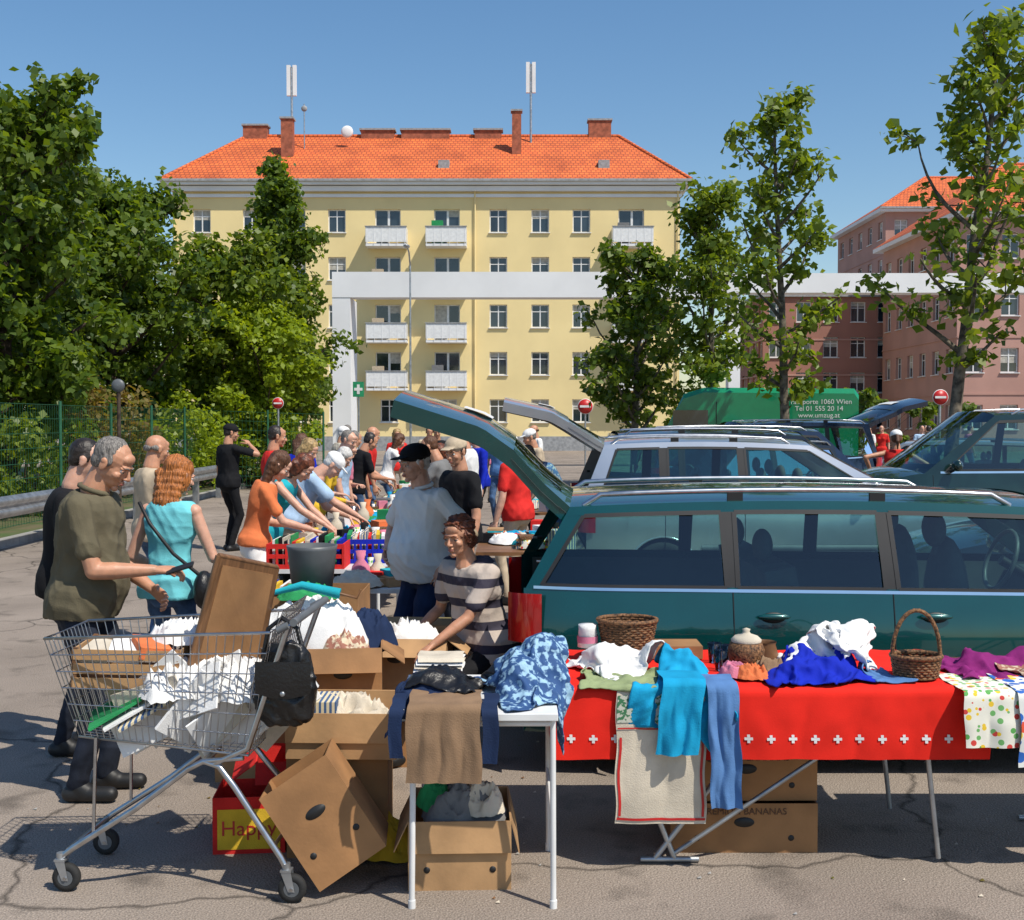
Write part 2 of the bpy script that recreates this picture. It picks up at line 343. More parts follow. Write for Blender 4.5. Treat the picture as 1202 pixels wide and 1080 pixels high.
def person(name,pos,face,h=1.75,fem=False,lean=0,lh=None,rh=None,lback=None,rback=None,lpole=None,rpole=None,yaw=0,pitch=10,seat=None,feet=None,top='cloth_white',sleeve='short',bottom='cloth_jeans',btype='trousers',shoe='black',hair='short',hmat='hair_dark',cap=None,skin='skin',near=0,belly=0,fat=1.0,curl=.6,hem=-.035,collar=False,wr_=1):
    S=h; k=S/1.75; lean=R(lean); mb=MB(); X=Vector((1,0,0)); g=.88 if fem else 1.0; g*=fat
    vox=.0075 if near else .014
    hz=(seat if seat is not None else .515*S)
    hip=Vector((0,-math.sin(lean)*.10*S if seat is None else 0,hz))
    ts=[-.06,-.03,0,.04,.08,.12,.16,.2,.24,.27,.29,.305,.32,.34,.36]
    def spine(t):
        n=12; p=hip.copy()
        if t<0: 
            a=lean*.5; return p+Vector((0,math.sin(a),math.cos(a)))*t*S,Vector((0,math.sin(a),math.cos(a)))
        for i in range(n):
            a=lean*(.6+.75*(t*(i+.5)/n)/.3); d=Vector((0,math.sin(a),math.cos(a))); p=p+d*(t/n)*S
        a=lean*(.6+.75*t/.3); return p,Vector((0,math.sin(a),math.cos(a)))
    prof={-.06:(.06,.05),-.03:(.094,.068),0:(.1,.073),.04:(.097,.07),.08:(.088,.064),.12:(.086,.062),.16:(.092,.065),.2:(.1,.068),.24:(.107,.069),.27:(.108,.062),.29:(.1,.052),.305:(.07,.043),.32:(.045,.038),.34:(.034,.034),.36:(.033,.034)}
    if fem:
        for t in (.08,.12,.16): prof[t]=(prof[t][0]*.9,prof[t][1]*.92)
        for t in (-.03,0,.04): prof[t]=(prof[t][0]*1.12,prof[t][1]*1.08)
    def ring(t,e=0.0,sc=1,bs_=1):
        c,d=spine(t); v=Vector((0,d.z,-d.y))
        w,dp=prof[t]; gg=g if t<.3 else 1
        bl=belly*bs_*math.exp(-((t-.09)/.07)**2)*k
        return (c+v*bl*.6,X,v,(w*S*gg+e+bl*.25)*sc,(dp*S*gg+e+bl*.6)*sc)
    sw=(.093 if fem else .106)*S*(.5+.5*fat)
    cs,ds=spine(.272)
    J={}
    for sd,nm in ((1,'r'),(-1,'l')): J['s'+nm]=cs+X*sd*sw
    l1,l2=.17*S,.148*S
    tg={'r':rh,'l':lh}; bk={'r':rback,'l':lback}; pl={'r':rpole,'l':lpole}
    for sd,nm in ((1,'r'),(-1,'l')):
        t=tg[nm]
        t=J['s'+nm]+Vector((sd*.045*S,.04*S,-.31*S)) if t is None else Vector(t)
        pole=Vector((sd*.45,-1,-.35)) if pl[nm] is None else Vector(pl[nm])
        J['e'+nm],J['w'+nm]=ik(J['s'+nm],t,l1,l2,pole)
    ft=feet or ((.075*k+.02,-.02,0),(-.075*k-.02,.05,0))
    for sd,nm,f in ((1,'r',ft[0]),(-1,'l',ft[1])):
        hj=Vector((sd*.052*S,hip.y,hz)); J['h'+nm]=hj
        an=Vector((f[0],f[1],f[2]+.05*S)); J['k'+nm],J['a'+nm]=ik(hj,an,.245*S,.24*S,Vector((sd*.15,1,.1)))
    sdn=sum(ord(q) for q in top)+int(abs(pos[0])*37)%100
    sp=Soup(); ex=.010*k
    rt=[t for t in ts if t>=hem-.001 and t<=.306]
    rg=[]
    for t in rt: rg.append(ring(t,ex+(.012*k if t<.05 else 0)))
    if seat is not None:
        for nm,sd in (('r',1),('l',-1)): sp.cap(J['h'+nm]+Vector((0,-.02,.0)),J['h'+nm].lerp(J['k'+nm],.25),.112*k*g,.10*k*g)
    sp.loft(rg)
    for nm,sd in (('r',1),('l',-1)):
        s_,e_,w_=J['s'+nm],J['e'+nm],J['w'+nm]
        if sleeve!='none':
            sp.ell(s_-X*sd*.012,(.055*k*g,.057*k*g,.054*k*g))
            sp.cap(cs+X*sd*.04*S+Vector((0,0,.005)),s_,.055*k,.048*k)
        else: sp.cap(cs+X*sd*.03*S,cs+X*sd*.055*S+Vector((0,0,.02)),.05*k,.035*k)
        if sleeve=='short':
            m_=s_.lerp(e_,.68); sp.cap(s_,m_,.055*k*g,.058*k*g)
        elif sleeve=='long':
            sp.cap(s_,e_,.056*k*g,.048*k*g); sp.cap(e_,w_.lerp(e_,.04),.048*k*g,.036*k*g)
    if fem:
        c,d=spine(.215); v=Vector((0,d.z,-d.y))
        for sd in (1,-1): sp.ell(c+X*sd*.042*S*g+v*.048*S,(.05*k*fat,.05*k*fat,.052*k*fat))
    V,F=remesh(sp,vox,4,amp=(.008 if near else .006)*wr_,freq=24,seed=sdn,an=(1,1,.75),bias=.002)
    mb.add(V,F,top)
    if collar:
        c,d=spine(.312); v=Vector((0,d.z,-d.y))
        pts=[c+X*math.cos(t)*.062*k+v*math.sin(t)*.07*k+Vector((0,0,-.012*math.sin(t))) for t in np.linspace(math.pi*.5+.35,math.pi*2.5-.35,20)]
        mb.tube(pts,.013*k,top,6)
    sp=Soup()
    untuck=hem<0.0
    tt=[t for t in ts if t<=(.001 if untuck else .081)]
    if seat is not None: tt=[t for t in ts if -.03<=t<=.041]
    sp.loft([ring(t,-.004 if untuck else .002,.97 if untuck else 1,0) for t in tt])
    if btype in('trousers','shorts'):
        for nm in 'rl':
            a,b_,c_=J['h'+nm],J['k'+nm],J['a'+nm]
            sp.cap(a+Vector((0,0,-.02)),b_,(.084 if untuck else .088)*k*g,.060*k*g)
            if btype=='trousers': sp.cap(b_,c_,.058*k*g,.048*k*g)
    else:
        for nm in 'rl':
            sp.cap(J['h'+nm],J['k'+nm],.1*k*g,.1*k*g)
        sp.cap(J['kr'],J['kl'],.09*k,.09*k); sp.cap((J['hr']+J['kr'])/2,(J['hl']+J['kl'])/2,.1*k,.1*k)
    V,F=remesh(sp,vox*1.15,4,amp=.006,freq=22,seed=int(abs(pos[0])*77)%999)
    mb.add(V,F,bottom)
    sp=Soup()
    hr=Matrix.Rotation(R(yaw),3,'Z')@Matrix.Rotation(-R(pitch),3,'X')
    nb,_=spine(.31); nt_,nd=spine(.345)
    hc=nt_+Vector((0,.012*k,0))+hr@Vector((0,.018*k,.088*k))
    def H(x,y,z): return hc+hr@Vector((x*k,y*k,z*k))
    def HE(c,r): sp.ell(H(*c),tuple(q*k for q in r),hr)
    fw=.95 if fem else 1.0
    HE((0,-.014,.03),(.074,.094,.083)); HE((0,.022,-.018),(.060*fw,.066,.078)); HE((0,.028,-.066),(.047*fw,.05,.036)); HE((0,.0,-.05),(.058*fw,.05,.035))
    HE((0,.068,-.092),(.020,.018,.016)); HE((0,.074,.024),(.048,.017,.010)); HE((0,.060,.052),(.046,.026,.032))
    sp.cap(H(0,.084,.010),H(0,.107,-.024),.0075*k,.0105*k,8); HE((0,.104,-.026),(.0115,.012,.0095))
    for s2 in (1,-1):
        HE((s2*.012,.094,-.029),(.0085,.010,.007)); HE((s2*.037,.056,-.026),(.022,.022,.020)); HE((s2*.077,-.006,-.006),(.007,.019,.031)); HE((s2*.080,-.012,.012),(.007,.014,.014))
        HE((s2*.031,.0705,.0135),(.017,.013,.006)); HE((s2*.030,.070,-.0115),(.015,.012,.005))
    HE((0,.086,-.050),(.019,.011,.006)); HE((0,.085,-.065),(.017,.010,.0065))
    sp.cap(H(0,-.022,-.045),nb,.054*k*(.85 if fem else 1),.064*k*(.88 if fem else 1.05))
    sp.cap(nb+Vector((0,.0,-.04)),nb,.07*k,.06*k)
    V,F=remesh(sp,.0036 if near else .008,2,fac=.4); mb.add(V,F,skin)
    for s2 in (1,-1):
        Vv,Ff=ellp(H(s2*.031,.0705,.001),(.0120*k,.0115*k,.0095*k),hr); mb.add(Vv,Ff,'eyewhite')
        Vv,Ff=ellp(H(s2*.031,.0795,.0005),(.0060*k,.0035*k,.0062*k),hr,10,6); mb.add(Vv,Ff,'iris')
        if near: mb.tube([H(s2*(.031+.0125*math.cos(t)),.0735+.0085*abs(math.sin(t))**.5,.002+.0078*math.sin(t)) for t in np.linspace(.05,3.09,9)],.0026*k,skin,5)
        mb.tube([H(s2*.014,.0905,.0205),H(s2*.03,.0895,.0265),H(s2*.046,.079,.0215)],[.003*k,.0034*k,.0015*k],hmat,5)
    for dz,rr,yy in ((-.0555,.0026,.0955),(-.0605,.0034,.0945)):
        mb.tube([H(-.021,yy-.008,-.058),H(-.010,yy,dz),H(0,yy+.001,dz),H(.010,yy,dz),H(.021,yy-.008,-.058)],[.001*k,rr*k,rr*k,rr*k,.001*k],'lips',6)
    sp=Soup()
    for nm,sd in (('r',1),('l',-1)):
        s_,e_,w_=J['s'+nm],J['e'+nm],J['w'+nm]
        gg=.86 if fem else 1
        if sleeve!='long':
            if sleeve=='none': sp.cap(s_,e_,.048*k*gg,.039*k*gg); sp.ell(s_-X*sd*.006,.054*k*gg); sp.cap(cs+X*sd*.03*S,s_,.045*k,.046*k)
            else: sp.cap(s_.lerp(e_,.45),e_,.043*k*gg,.039*k*gg)
            sp.cap(e_,e_.lerp(w_,.35),.040*k*gg,.041*k*gg); sp.cap(e_.lerp(w_,.3),w_,.041*k*gg,.025*k*gg)
        else: sp.cap(e_.lerp(w_,.8),w_,.03*k,.025*k)
    if btype!='trousers':
        for nm in 'rl':
            a,b_,c_=J['h'+nm],J['k'+nm],J['a'+nm]
            sp.cap(a,b_,.07*k,.05*k); sp.cap(b_,b_.lerp(c_,.35),.05*k,.053*k); sp.cap(b_.lerp(c_,.3),c_,.052*k,.034*k)
    V,F=remesh(sp,.006 if near else .012,3); mb.add(V,F,skin)
    for nm,sd in (('r',1),('l',-1)):
        d=(J['w'+nm]-J['e'+nm]).normalized()
        b_=Vector((sd,0,0)) if bk[nm] is None else Vector(bk[nm])
        hand(mb,J['w'+nm],d,b_,sd,skin,curl,k*(.9 if fem else 1),near)
    sp=Soup()
    for nm,sd in (('r',1),('l',-1)):
        a=J['a'+nm]; z0=a.z-.05*S
        b_=a+Vector((0,-.035*k,0)); fx=Vector((sd*.05,1,0)).normalized()
        sp.cap(Vector((b_.x,b_.y,z0+.04)),Vector((b_.x,b_.y,z0+.04))+fx*.19*k,.04*k,.036*k); sp.cap(a+Vector((0,0,-.005)),Vector((a.x,a.y+.03,z0+.055)),.04*k,.045*k)
    V,F=remesh(sp,.009,3); V[:,2]=np.maximum(V[:,2],.002); mb.add(V,F,shoe)
    sp=Soup(); cu=hair=='curly'
    if hair in('short','long','curly','bob','pony'):
        if hair=='short':
            HE((0,-.027,.040),(.079,.088,.081)); HE((0,-.046,-.005),(.070,.056,.058))
            for s2 in (1,-1): HE((s2*.068,-.008,.018),(.012,.036,.034))
        else:
            HE((0,-.024,.043),(.083,.094,.083)); HE((0,-.05,-.01),(.075,.062,.07))
        if cu:
            HE((0,-.028,.055),(.092,.096,.076)); HE((0,-.055,-.02),(.088,.062,.078)); HE((0,.045,.082),(.056,.036,.028))
            for s2 in (1,-1): HE((s2*.074,-.010,.015),(.024,.048,.057))
        if hair in('long','bob'):
            dz=.10 if hair=='bob' else .29
            for s2 in (1,-1): HE((s2*.066,-.01,-.02),(.026,.052,.085)) 
            HE((0,-.02,.05),(.088,.1,.085))
            st=H(0,-.06,0); n2=8
            for i in range(n2):
                q=i/(n2-1); c=st+Vector((0,-.06*k*min(1,q*1.6),-dz*k*q))
                sp.ell(c,(.108*k*(1.05-.3*q*q),.055*k*(1-.3*q),.055*k))
        if hair=='pony':
            sp.cap(H(0,-.1,.02),H(0,-.15,-.06),.028*k,.03*k); sp.cap(H(0,-.15,-.06),H(0,-.13,-.17),.03*k,.012*k)
    elif hair=='bald':
        for s2 in (1,-1): HE((s2*.066,-.035,.0),(.016,.045,.028))
        HE((0,-.085,-.012),(.06,.03,.03))
    if sp.V:
        V,F=remesh(sp,.0042 if near else .01,2,amp=.009 if cu else (.006 if hair in('long','bob') else .003),freq=90 if cu else 110,seed=5,an=(1,1,1) if cu else (1,1,.15)); mb.add(V,F,hmat)
    if cap:
        sp=Soup(); HE((0,-.014,.058),(.087,.105,.072)); HE((0,.10,.055),(.066,.062,.0075))
        HE((0,-.014,.045),(.09,.108,.02))
        V,F=remesh(sp,.005 if near else .009,2); mb.add(V,F,cap)
    return mb.build(name,loc=pos,rz=R(face)-math.pi/2)
# ------------------------------------------------------------ cars
def car(name,loc,rz,paint,L=4.67,W=1.74,H=1.47,zb=.97,zbf=.93,sr=.27,sb=.04,sf=2.75,sc=3.5,wins=None,wh=(.93,3.63),wr=.31,hoodf=.70,openhatch=0,rails=True,pillar='black',seats=True,glass='carglass',hb=.50):
    root=empty(name,loc,rz)
    hw=W/2
    wins=wins or [(.11,1.06,.37,1.045),(1.115,1.865,1.115,1.85),(1.93,3.28,1.91,2.66)]
    def wd(s):
        t=hw
        if s<.55: t*=1-.10*((.55-s)/.55)**2
        f=L-1.0
        if s>f: t*=1-.20*((s-f)/1.0)**2.2
        return t
    def zbelt(s):
        if s<sc: return zb+(zbf-zb)*(s/sc)
        q=(s-sc)/(L-sc); return zbf-(zbf-hoodf)*(q**1.7)
    def zr(s):
        q=(s-sr)/(sf-sr); return H-.045-.035*(2*q-.95)**2*1.0
    def prof(v,z):
        pts=[(.18,.9),(.3,.965),(.5,.99),(.66,1.0),(.8,.99),(.9,.965),(1.0,.94)]
        q=z/zb
        for (a,b),(c,d) in zip(pts,pts[1:]):
            if q<=c: 
                u=max(0,(q-a)/(c-a)); return b+(d-b)*u
        return pts[-1][1]
    R2=wr+.045
    cols=set(np.linspace(.03,L-.04,60).tolist())
    for c in wh:
        for t in np.linspace(0,math.pi,19): cols.add(c+R2*math.cos(t))
        cols.add(c-R2-.002); cols.add(c+R2+.002)
    cols=sorted(cols)
    def zlow(s):
        z=.2+ (0 if .3<s<L-.4 else .03)
        for c in wh:
            d=abs(s-c)
            if d<=R2: z=max(z,wr+math.sqrt(max(R2*R2-d*d,0)))
        return z
    body=MB(); trim=MB(); gl=MB()
    nr=12
    for sd in (1,-1):
        V=[];F=[]
        for s in cols:
            z0=zlow(s); z1=zbelt(s)
            for j in range(nr):
                z=z0+(z1-z0)*j/(nr-1); V.append((s,sd*wd(s)*prof(0,z*zb/max(z1,.01) if s>sc else z),z))
        n=len(cols)
        for i in range(n-1):
            for j in range(nr-1):
                f=(i*nr+j,(i+1)*nr+j,(i+1)*nr+j+1,i*nr+j+1); F.append(f if sd<0 else f[::-1])
        body.add(V,F,paint)
        for c in wh:
            trim.tube([(c+R2*math.cos(t),sd*wd(c)*.985,wr+R2*math.sin(t)) for t in np.linspace(-.15,math.pi+.15,20)],.012,paint,6)
            trim.grid(lambda u,v:(c+R2*math.cos(math.pi*u),sd*(wd(c)*.98-.3*v),wr+R2*math.sin(math.pi*u)),16,2,'black')
        def yr(s): return wd(min(max(s,.6),L-1.2))*.765
        def patch(mb_,b0,b1,t0,t1,v0,v1,m,inset=0,n1=8,n2=7):
            def fn(u,v):
                vv=v0+(v1-v0)*v
                s=(b0+(b1-b0)*u)*(1-vv)+(t0+(t1-t0)*u)*vv
                sb_=b0+(b1-b0)*u; st_=t0+(t1-t0)*u
                zz=zbelt(sb_)*(1-vv)+zr(min(max(st_,sr),sf))*vv
                yb=wd(sb_)*.94; y_=yb+(yr(st_)-yb)*(vv**1.12)
                return (s,sd*(y_-inset),zz)
            mb_.grid(fn,n1,n2,m)
        vt,vb=.885,.05
        ed=[]
        for (b0,b1,t0,t1) in wins:
            patch(gl,b0,b1,t0,t1,vb,vt,glass,.008)
            ed.append((b0,b1,t0,t1))
            e=.012
            for (A,B,C,D) in ((b0-e,b0+e,t0-e,t0+e),(b1-e,b1+e,t1-e,t1+e)): patch(trim,A,B,C,D,vb,vt,'black',-.003,2,6)
            patch(trim,b0,b1,t0,t1,vt-.03,vt+.02,'black',-.003,8,2); 
            patch(trim,b0,b1,t0,t1,vb-.035,vb+.02,'black',-.003,8,2)
        patch(trim,wins[0][0]-.03,wins[-1][1]+.03,wins[0][0]-.03,wins[-1][1]+.03,.0,.035,'chrome',-.006,30,2)
        edges=[(sb,sr)]+[x for w in ed for x in ((w[0],w[2]),(w[1],w[3]))]+[(sc+.02,sf+.02)]
        for i in range(0,len(edges),2):
            a,b=edges[i],edges[i+1]
            patch(body,a[0],b[0],a[1],b[1],vb,vt,paint if (i==0 or i==len(edges)-2) else pillar,0,4,7)
        patch(body,sb,sc+.02,sr,sf+.02,0,vb,paint,0,40,2); patch(body,sb,sc+.02,sr,sf+.02,vt,1.0,paint,0,40,3)
        for (w0,w1) in zip(ed,ed[1:]):
            s0=(w0[1]+w1[0])/2
            trim.tube([(s0,sd*(wd(s0)*prof(0,z)+.001),z) for z in np.linspace(.26,zbelt(s0),10)],.0035,'black',4)
        s0=wins[-1][1]+.12
        trim.tube([(s0,sd*(wd(s0)*prof(0,z)+.001),z) for z in np.linspace(.26,zbelt(s0)-.02,10)],.0035,'black',4)
        for w in ed[1:]:
            hs=w[0]+.17; trim.ell((hs,sd*(wd(hs)*.985+.012),zb-.13),(.085,.018,.017),paint)
            trim.ell((hs,sd*(wd(hs)*.985+.004),zb-.135),(.06,.012,.028),'black')
        trim.grid(lambda u,v:((wh[0]+R2+.03)+(wh[1]-wh[0]-2*R2-.06)*u,sd*(hw*1.0+.012*math.sin(math.pi*v)),.52+.06*v),12,5,'greyplastic')
        ms=wins[-1][1]-.12; trim.ell((ms,sd*(hw+.07),zbf+.1),(.06,.1,.07),paint); trim.tube([(ms+.03,sd*(hw*.93),zbf+.02),(ms,sd*(hw+.05),zbf+.06)],.02,'black')
        trim.grid(lambda u,v:(.13*u-.01-.04*(1-u), sd*(wd(.05+.13*u)*.985+.012 - .05*(1-u)**3),.70+(zb-.02-.70)*v),6,6,'redlens')
        trim.grid(lambda u,v:(-.05, sd*(wd(.05)*.985-.04-.16*u),.70+(zb-.02-.70)*v),4,4,'redlens')
        trim.grid(lambda u,v:(L-.30+.28*u, sd*(wd(L-.30+.28*u)*.985+.008-.1*max(0,u-.6)),hoodf-.16+.15*v+.03*(1-u)),8,4,'headlamp')
        if rails:
            a=sr+.12;b=sf-.25
            pts=[(a-.05,sd*(yr(a)-.03),zr(a)-.0)]+[(a+(b-a)*q,sd*(yr(1)-.025),zr(a+(b-a)*q)+.055) for q in np.linspace(0.02,.98,12)]+[(b+.06,sd*(yr(b)-.03),zr(b))]
            trim.tube(pts,.014,'steel',8)
            for q in (.35,.7): s=a+(b-a)*q; trim.box((s,sd*(yr(1)-.025),zr(s)+.025),(.08,.02,.06),'black')
    yr=lambda s: wd(min(max(s,.6),L-1.2))*.765
    body.grid(lambda u,v:(lambda s,y:(s+.0,y*yr(s),zr(s)+.055*(1-abs(y)**2.6)))(sr+(sf+.02-sr)*u+ (0),2*v-1),30,17,paint)
    def ws(u,v):
        y=2*u-1; s=(sc+.02)*(1-v)+(sf+.02)*v+(.16*(1-v)+.05*v)*(1-y*y); yb=wd(sc)*.94; 
        return (s,y*(yb+(yr(sf)-yb)*v),zbelt(sc)*(1-v)+zr(sf)*v+.055*v*(1-abs(y)**2.6))
    gl.grid(ws,15,10,glass)
    body.grid(lambda u,v:(lambda s,y:(s+.16*(1-y*y)*(1-u),y*wd(s)*.94,zbelt(s)+.05*(1-abs(y)**2.5)*(1-.3*u)))(sc+(L-.04-sc)*u,2*v-1),18,15,paint)
    def ff(u,v):
        y=2*u-1; z=.2+(hoodf-.2+.03)*v; return (L-.04+.10*(1-abs(y)**3)+(.03 if v<.45 else -.02*v)*1,y*wd(L-.04)*.95,z+.03*(1-y*y)*(v>.95))
    body.grid(ff,16,10,paint)
    trim.box((L+.055,0,hoodf-.09),(.05,.7,.12),'black'); trim.box((L+.09,0,.32),(.05,1.0,.12),'black'); trim.box((L+.115,0,.45),(.01,.5,.11),'whitepaint')
    bumper=lambda u,v:(lambda y,z:(-.07*(1-abs(y)**4)*math.sin(math.pi*min(1,v*1.1))**.4+.03,y*wd(.05)*1.0,z))(2*u-1,.22+.30*v)
    body.grid(bumper,17,9,paint)
    hl=[(sr,zr(sr)),(sr*.62+sb*.38,zr(sr)-.17),(sb+.02,zb+.05),(sb-.05,zb-.14),(-.03,hb)]
    wds=[yr(sr),yr(sr)+.035,hw*.80,hw*.82,hw*.80]
    hm=MB()
    def hp(v):
        q=v*(len(hl)-1); i=min(int(q),len(hl)-2); t=q-i
        return [hl[i][0]+(hl[i+1][0]-hl[i][0])*t,hl[i][1]+(hl[i+1][1]-hl[i][1])*t,wds[i]+(wds[i+1]-wds[i])*t]
    def hfn(off,v0,v1,wsc=1):
        def fn(u,v):
            y=2*u-1; s,z,w=hp(v0+(v1-v0)*v); return (s-.07*(1-y*y)+off,y*w*wsc,z+.03*(1-y*y)*(1-v)*(v0<.1))
        return fn
    TH=.09
    hm.grid(hfn(0,.5,1),13,8,paint); hm.grid(hfn(TH,.48,1,.97),13,8,'interior')
    hm.grid(hfn(0,0,.08),13,3,paint); hm.grid(hfn(.04,0,.08),13,3,'interior')
    for a,b in ((0,.09),(.91,1)):
        for off,mm in ((0,paint),(.045,'interior')):
            f=hfn(off,.05,.5); hm.grid(lambda u,v:f(a+(b-a)*u,v),3,8,mm)
    for uu in (0,1):
        f0=hfn(0,0,1); f1=hfn(TH,0,1,.985); hm.grid(lambda u,v:(f0 if u<.5 else f1)(uu,v),2,22,paint)
    f0=hfn(0,.5,1); f1=hfn(TH,.5,1,.97); hm.grid(lambda u,v:(f0 if v<.5 else f1)(u,1),13,2,paint)
    f=hfn(.01,.07,.52); hm.grid(lambda u,v:f(.08+.84*u,v),11,7,glass)
    f=hfn(-.012,.70,.82); hm.grid(lambda u,v:f(.3+.4*u,v),5,3,'whitepaint')
    ho=hm.build('tailgate',root)
    if openhatch:
        piv=Vector((sr,0,zr(sr)))
        ho.matrix_local=Matrix.Translation(piv)@Matrix.Rotation(R(openhatch),4,'Y')@Matrix.Translation(-piv)
        for sd in (1,-1):
            a=Vector((sb+.12,sd*hw*.72,zb+.12)); b=ho.matrix_local@Vector((sb+.06,sd*hw*.7,zb+.12)); trim.tube([a,a.lerp(b,.55)],.012,'black',6); trim.tube([a.lerp(b,.5),b],.007,'steel',6)
    it=MB()
    it.b2((.05,-hw*.86,.5),(1.15,hw*.86,.56),'interior'); it.b2((1.1,-hw*.86,.28),(sc,hw*.86,.33),'interior')
    it.b2((sc-.35,-hw*.84,.55),(sc+.1,hw*.84,zbf-.02),'interior')
    it.b2((L-1.1,-hw*.7,.25),(L-.15,hw*.7,hoodf-.12),'black'); it.b2((.3,-hw*.7,.24),(L-.3,hw*.7,.28),'black')
    if seats:
        it.box((1.42,0,.75),(.16,hw*1.55,.62),'seat',rot=(0,-.2,0)); it.box((1.75,0,.5),(.5,hw*1.55,.14),'seat')
        for y in (-.38,.38):
            it.ell((1.33,y,1.15),(.05,.13,.09),'seat'); it.ell((2.33,y,.83),(.09,.25,.37),'seat'); it.ell((2.58,y,.52),(.3,.25,.09),'seat'); it.ell((2.26,y,1.24),(.05,.13,.1),'seat')
            it.tube([(2.28,y,1.1),(2.26,y,1.22)],.02,'seat')
        cx,cy,cz=2.95,.38,.98
        it.tube([(cx+.06*math.sin(t),cy+.185*math.cos(t),cz+.175*math.sin(t)) for t in np.linspace(0,2*math.pi,24)[:-1]],.014,'greyplastic',6,closed=True)
        it.tube([(cx,cy,cz),(cx+.2,cy,cz-.12)],.03,'black')
    for sd in (1,-1): it.grid(lambda u,v:(.1+(sc-.1)*u,sd*(wd(.1+(sc-.1)*u)*.86),.3+(zbelt(.1+(sc-.1)*u)-.31)*v),20,3,'interior')
    it.build('cabin',root); 
    body.build('body',root); trim.build('trim',root); gl.build('windows',root)
    wm=MB()
    for c in wh:
        for sd in (1,-1):
            Mx=Matrix.Translation((c,sd*(hw-.11),wr))@Matrix.Rotation(math.pi/2*(-sd),4,'X')
            wm.lathe([(wr*.62,-.09),(wr*.93,-.1),(wr,-.07),(wr,.07),(wr*.93,.1),(wr*.62,.09),(wr*.6,.04),(wr*.55,-.02),(0,-.02)],'rubber',28,Mx)
            for q in range(10):
                t=q*2*math.pi/10; a=Mx@Vector((.04*math.cos(t),.04*math.sin(t),.07)); b=Mx@Vector((wr*.6*math.cos(t),wr*.6*math.sin(t),.085)); wm.tube([a,b],[.02,.016],'steel',6)
            wm.tube([Mx@Vector((wr*.61*math.cos(t),wr*.61*math.sin(t),.09)) for t in np.linspace(0,2*math.pi,28)[:-1]],.012,'steel',6,closed=True); wm.ell(Mx@Vector((0,0,.075)),(.045,.03,.045),'steel')
    wm.build('wheels',root)
    return root
# ------------------------------------------------------------ trees
def leaves(centers,sizes,nper,leaf,matname,parent,seed):
    rs=np.random.RandomState(seed); C=np.repeat(np.array(centers),nper,axis=0); S=np.repeat(np.array(sizes),nper)
    n=len(C); d=rs.normal(size=(n,3)); d/=np.linalg.norm(d,axis=1)[:,None]; r=rs.rand(n)**.45
    P=C+d*(r*S)[:,None]*np.array([1,1,.8])
    nrm=d*.6+rs.normal(size=(n,3))*.7+np.array([0,0,.5]); nrm/=np.linalg.norm(nrm,axis=1)[:,None]
    a=np.cross(nrm,rs.normal(size=(n,3))); a/=np.linalg.norm(a,axis=1)[:,None]; b=np.cross(nrm,a)
    sz=leaf*(.6+.8*rs.rand(n))[:,None]
    V=np.empty((n,4,3)); V[:,0]=P-a*sz*.6; V[:,1]=P-b*sz*.42+nrm*sz*.12; V[:,2]=P+a*sz*.6; V[:,3]=P+b*sz*.42+nrm*sz*.12
    me=bpy.data.meshes.new('foliage'); me.vertices.add(n*4); me.vertices.foreach_set('co',V.ravel()); me.loops.add(n*4); me.loops.foreach_set('vertex_index',np.arange(n*4,dtype=np.int32))
    me.polygons.add(n); me.polygons.foreach_set('loop_start',np.arange(0,n*4,4,dtype=np.int32)); me.update(calc_edges=True); me.validate()
    me.materials.append(G(matname)); return newobj('foliage',me,parent)
